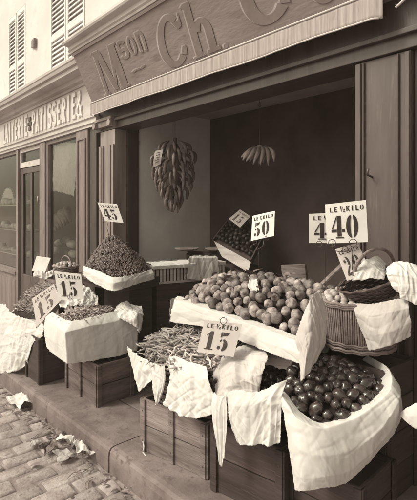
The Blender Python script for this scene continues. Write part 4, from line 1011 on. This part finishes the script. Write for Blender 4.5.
g=pave(-3.6)-.02; mb.hexa([q(.05,.04,g),q(LE_,.04,g),q(LE_,.34,g),q(.05,.34,g),q(.05,.04,zE0-.003),q(LE_,.04,zE0-.003),q(LE_,.34,zE0-.003),q(.05,.34,zE0-.003)]); mb.build('box_body','wood_dark',bx)
def E_(a,b,c): return q(a,b,c)
cloth('cloth',[[E_(.0,.20,zE1+.012),E_(.2,.20,zE1+.012),E_(.42,.22,zE1+.014)],[E_(.0,.04,zE1+.012),E_(.2,.04,zE1+.012),E_(.42,.06,zE1+.012)],[E_(.0,-.012,zE1-.0),E_(.2,-.012,zE1-.0),E_(.42,-.012,zE1)],[E_(.0,-.012,zE1-.03),E_(.2,-.014,zE1-.028),E_(.42,-.012,zE1-.035)]],'linen','narrow pale cloth strip lying along the top of the slatted crate','cloth','cloths draped on the stalls',40,16,amp=.005,folds=.004,seed=22)
cloth('cloth',rows([(190,256,4.22),(203,256,4.3),(216,256,4.36)],[(189,258,4.18),(203,258,4.25),(218,258,4.31)],[(188,268,4.14),(203,269,4.21),(219,268,4.28)],[(187,279,4.12),(203,280,4.19),(220,278,4.26)]),'linen_grey','square grey cloth hanging over the far half of the slatted crate','cloth','cloths draped on the stalls',30,24,amp=.008,folds=.008,seed=23)
# market scale
sc=thing('market_scale',P(202,255,4.62),'dark market scale with two shallow pans behind the slatted crate','scale')
c0=P(202,254,4.62); 
mb=MB(); mb.bar(c0-RT*.16-Vector((0,0,.02)),c0+RT*.16-Vector((0,0,.02)),.12,.05); mb.bar(c0-RT*.15+Vector((0,0,.02)),c0+RT*.15+Vector((0,0,.02)),.02,.02); 
mb.bar(c0+Vector((0,0,-.6)),c0-Vector((0,0,.045)),.2,.2,up=tuple(RT)); mb.build('scale_body','wood_dark',sc,bevel=.004)
for s in(-1,1):
    c1=c0+RT*.155*s; mb=MB(); rws_=[]
    for r_,z in((.02,.035),(.07,.036),(.105,.045),(.125,.065)): rws_.append([c1+Vector((r_*math.cos(2*math.pi*j/28),r_*math.sin(2*math.pi*j/28),z)) for j in range(29)])
    mb.grid(rws_); mb.add(rws_[0][:-1],[tuple(range(28))]); pn=mb.build('pan','metal_pan',sc,smooth=True,solid=.004)
# F: tilted dark crate with pale edge
fr=thing('tilted_crate',P(238,262,4.35),'dark crate tipped towards the street behind the peaches','crate')
a,b=P(214,241,4.5),P(251,262,4.1); dv=Vector((0,0,-.0))
up_=(P(222,256,4.42)-a)
mb=MB(); mb.prism([a,b,P(248,272,4.12),P(222,257,4.42)],(FW*.015)); mb.build('front_board','wood_pale',fr,bevel=.002)
mb=MB(); back=[P(236,212,4.75),P(262,240,4.35)]
mb.prism([a+FW*.02,b+FW*.02,back[1],back[0]],Vector((0,.0,-.03))); mb.build('base_board','wood_dark',fr)
mb=MB(); mb.bar(a,back[0],.015,.05); mb.bar(b,back[1],.015,.05); mb.bar(back[0],back[1],.015,.05); mb.build('side_boards','wood_dark',fr)
mb=MB(); x_=P(236,262,4.4); mb.hexa([Vector((x_.x-.2,x_.y-.08,pave(-3.2))),Vector((x_.x+.12,x_.y-.08,pave(-3.2))),Vector((x_.x+.12,x_.y+.2,pave(-3.2))),Vector((x_.x-.2,x_.y+.2,pave(-3.2))),Vector((x_.x-.2,x_.y-.08,x_.z-.06)),Vector((x_.x+.12,x_.y-.08,x_.z-.09)),Vector((x_.x+.12,x_.y+.2,x_.z-.04)),Vector((x_.x-.2,x_.y+.2,x_.z-.0))]); mb.build('support','wood_dark',fr)
def fF(u,v): return (a*(1-u)+b*u)*(1-v)+(back[0]*(1-u)+back[1]*u)*v+Vector((0,0,.02+.05*math.sin(math.pi*u)*math.sin(math.pi*v)))
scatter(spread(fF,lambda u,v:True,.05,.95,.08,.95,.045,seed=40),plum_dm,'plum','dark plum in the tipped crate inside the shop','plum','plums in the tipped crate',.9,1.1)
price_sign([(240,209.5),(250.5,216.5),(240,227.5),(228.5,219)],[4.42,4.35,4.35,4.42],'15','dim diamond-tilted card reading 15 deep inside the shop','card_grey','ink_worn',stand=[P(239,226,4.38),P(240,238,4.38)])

# ================================================================= BANANAS
def banana(l=.15,r=.017,bend=1.0,seed=0):
    n=10; pa=[];ra=[]
    for i in range(n):
        u=i/(n-1); an=(u-.5)*bend*1.3; rad=l/1.3/max(.2,bend)
        pa.append(Vector((rad*(1-math.cos(an)),0,rad*math.sin(an)))); ra.append(r*[.28,.5,.85,1,1.05,1.05,1,.85,.5,.22][i])
    return pa,ra
bc=P(174,172,4.5)
bb=thing('banana_bunch',P(174,138,4.5),'big hanging stalk of bananas against the side wall inside the shop','bananas')
mb=MB(); mb.tube([P(175,108,4.5),P(175,140,4.5)],.004,6); mb.build('cord','wire',bb); mb=MB(); mb.tube([P(175,138,4.5),P(174,160,4.5),P(173,190,4.5),P(172,204,4.5),P(172,212,4.5)],[.02,.026,.022,.018,.012],10); mb.build('stem','banana',bb,smooth=True)
rnd=random.Random(5)
mb=MB(); mb.sphere(bc+Vector((0,0,.03)),.10,14,10,sc=(1,1,2.5),fn=lambda q,t,p:1+.15*noise.noise(q*4)); mb.build('inner_hands','banana',bb,smooth=True)
for lv in range(10):
    f=lv/9; zc_=bc.z+.30-.54*f+rnd.uniform(-.01,.01); rr_=[.13,.18,.20,.20,.19,.175,.15,.12,.085,.06][lv]; nb_=10
    for k in range(nb_):
        an=2*math.pi*(k+.5*(lv%2))/nb_+rnd.uniform(-.12,.12); dirv=Vector((math.cos(an),math.sin(an),0))
        if dirv.dot(FW)>.35: continue
        tg_=Vector((-dirv.y,dirv.x,0)); l=rnd.uniform(.13,.165); sw=rnd.uniform(-.035,.035); o_=rnd.uniform(-.03,.03)
        a0=bc.xy.to_3d()+Vector((0,0,zc_))+dirv*(rr_*.55); m0=a0+dirv*(rr_*.42+o_)-Vector((0,0,l*.30))+tg_*sw*.5; e0=a0+dirv*(rr_*.45+o_)-Vector((0,0,l*1.0))+tg_*sw
        if lv>7: e0=a0+dirv*(rr_*.2)-Vector((0,0,l*1.05))+tg_*sw
        pth=[cr([a0,m0,(m0+e0)/2+dirv*.012,e0],i/9) for i in range(10)]
        mb=MB(); mb.tube(pth,[.006,.011,.0155,.017,.0175,.0175,.017,.0145,.009,.004],7); mb.build('banana','banana',bb,smooth=True)
q4=[P(155,151,4.28),P(163,149.5,4.28),P(160.5,164,4.26),P(152.5,168,4.26)]
tg=thing('paper_tag',(q4[0]+q4[1])/2,'small pale paper tag hanging on the big banana stalk','tag'); mb=MB(); mb.grid([[q4[0],q4[1]],[(q4[0]+q4[3])/2-FW*.01,(q4[1]+q4[2])/2-FW*.01],[q4[3],q4[2]]]); mb.build('tag_card','card_grey',tg,solid=.002)
mb=MB(); f0,n0=quadfn(q4)
for k in range(5): v=.2+.15*k; mb.prism([f0(.25,v)[0]+n0*.012,f0(.75,v)[0]+n0*.012,f0(.75,v+.05)[0]+n0*.012,f0(.25,v+.05)[0]+n0*.012],n0*.0005)
mb.build('tag_lines','ink_worn',tg)
hc=P(259.5,147,4.0)
h2=thing('banana_hand',hc,'fanned hand of pale bananas hanging on a cord from the ceiling','bananas')
mb=MB(); mb.tube([Vector((hc.x,hc.y,zce)),hc+Vector((0,0,.02))],.003,6); mb.tube(ring_pts(Vector((hc.x,hc.y,P(262,105,4).z)),.012,RT,Vector((0,0,1))),.004,6,closed=True); mb.build('cord','wire',h2)
mb=MB(); mb.sphere(hc+Vector((0,0,-.005)),.035,10,7,sc=(1.2,1,.7)); mb.build('crown','banana_pale',h2,smooth=True)
for row_,nn in((0,8),(1,6)):
    for k in range(nn):
        s=(k/(nn-1)-.5)*2; pa,ra=banana(.15,.021,1.0); mb=MB(); j_=rnd.uniform(-.02,.02)
        tip=hc+RT*(s*.13-.03+j_)-Vector((0,0,.155-.05*s*s+j_+.02*row_))-FW*(.05+.05*row_); mid=hc+RT*s*.10-Vector((0,0,.05))-FW*(.06+.04*row_)
        pth=[cr([hc+RT*s*.02,mid,tip],i/9) for i in range(10)]; mb.tube(pth,ra,7); mb.build('banana','banana_pale',h2,smooth=True)

# ================================================================= LITTER IN THE GUTTER
def litter(px,py,w,h,m,label,seed,name='paper_scrap',amp=.03,cat='paper',group='scraps in the gutter'):
    pr_=road(-2.8)
    c=onPl(px,py,Vector((-2.8,0,pr_)),Vector((-SL,0,1)).normalized())
    rs=[]
    rn=random.Random(seed)
    for i in range(4):
        rs.append([c+Vector(((j-1.5)/3*w+rn.uniform(-.02,.02),(i-1.5)/3*h+rn.uniform(-.02,.02),.018+rn.uniform(0,amp))) for j in range(4)])
    return cloth(name,rs,m,label,cat,group,22,18,amp=.012,folds=.01,seed=seed)
litter(23,405,.26,.16,'paper','large crumpled pale paper in the gutter beyond the kerb joint',31,amp=.07)
litter(72,449,.15,.12,'paper','upturned white paper scrap standing highest in the gutter litter',32,amp=.09)
litter(84,458,.14,.10,'paper','bent white paper scrap nearest the kerb in the gutter',33,amp=.08)
litter(63,460,.13,.10,'newsprint','flat printed paper scrap in the litter on the setts',34,amp=.03)
litter(47,452,.13,.08,'leaf','limp grey leaf left of the paper scraps on the setts',35,'cabbage_leaf',.03,'leaf')
litter(57,440,.14,.07,'leaf','long limp leaf behind the paper scraps on the setts',36,'cabbage_leaf',.03,'leaf')
litter(35,447,.08,.06,'newsprint','small grey scrap farthest left in the paper litter',38,amp=.03)
lpts=[]
rn=random.Random(9)
for k in range(150):
    x=rn.uniform(-4.2,-1.8); y=KY-.02-abs(rn.gauss(0,.10)); lpts.append(Vector((x,y,road(x)+.01)))
scatter(lpts[:100],[proto_mesh(pod_mesh(.06,.0018,.3,s+50,5,7),'straw_stem','stalk') for s in range(4)],'straw_stem','thin dry stem lying in the gutter along the kerb','straw','dry stems in the gutter',.7,1.5,flat=True,tilt=.1)
scatter(lpts[100:],leaf_m,'leaf','small curled leaf lying in the gutter along the kerb','leaf','leaves in the gutter',.4,.8,flat=True,tilt=.3)
q=P(143,446,2.6); 
ds=MB(); ds.tube([P(143,441,2.62),P(144,447,2.60),P(143,452,2.60),P(146,456,2.58)],.004,6); tag(ds.build('string_end','linen'),'short frayed string end beside the grey kerbside crate','string')

# ================================================================= HAZE VOLUME, ADDED TO LIFT THE DARK TONES
hz=D.materials.new('tone_haze'); hz.use_nodes=True; n_=hz.node_tree.nodes; n_.remove(n_['Principled BSDF'])
pv=n_.new('ShaderNodeVolumePrincipled'); pv.inputs['Density'].default_value=HAZE; pv.inputs['Color'].default_value=(.97,.86,.73,1); pv.inputs['Anisotropy'].default_value=.0
hz.node_tree.links.new(pv.outputs[0],n_['Material Output'].inputs['Volume']); M['tone_haze']=hz
hb_=MB().box(-170,170,-170,170,road(-10)-1.4,CZ+9).build('haze','tone_haze'); tag(hb_,kind='stuff')
# ================================================================= LIGHT, WORLD, CAMERA
w=D.worlds.new('World'); scn.world=w; w.use_nodes=True; nt=w.node_tree; N=nt.nodes; L=nt.links
bg=N['Background']; sky=N.new('ShaderNodeTexSky'); sky.sky_type='NISHITA'; sky.sun_disc=False
SE,SA=44,0
sd=Vector((-.50,-.86,0)).normalized()      # horizontal direction towards the sun (over the street, from the left)
sky.sun_elevation=R(SE); sky.sun_rotation=math.atan2(sd.x,sd.y); sky.dust_density=4; sky.air_density=1.2
bw=N.new('ShaderNodeRGBToBW'); cm=N.new('ShaderNodeMixRGB'); cm.blend_type='MULTIPLY'; cm.inputs[0].default_value=1; cm.inputs[2].default_value=(1.05,1.0,.80,1)
L.new(sky.outputs[0],bw.inputs[0]); L.new(bw.outputs[0],cm.inputs[1]); L.new(cm.outputs[0],bg.inputs[0]); bg.inputs[1].default_value=.15
sun=D.lights.new('sun','SUN'); sun.energy=1.35; sun.angle=R(13); sun.color=(1.0,.96,.79)
so=D.objects.new('sun',sun); COL.objects.link(so); so.rotation_euler=Vector((sd.x*math.cos(R(SE)),sd.y*math.cos(R(SE)),math.sin(R(SE)))).to_track_quat('Z','Y').to_euler()
so.location=(-4,-6,9)
cam=D.cameras.new('camera'); co_=D.objects.new('camera',cam); COL.objects.link(co_); scn.camera=co_
co_.location=EYE; co_.rotation_euler=(R(90),0,math.atan2(-FW.x,FW.y))
cam.sensor_fit='VERTICAL'; cam.sensor_height=24; cam.lens=24*FPX/500; cam.shift_y=-(250-HY)/500; cam.clip_end=500; cam.clip_start=.05
scn.view_settings.view_transform='Standard'; scn.view_settings.look='None'; scn.view_settings.exposure=0.52; scn.view_settings.gamma=1
scn.view_settings.use_curve_mapping=False
scn.cycles.max_bounces=8; scn.cycles.transparent_max_bounces=8
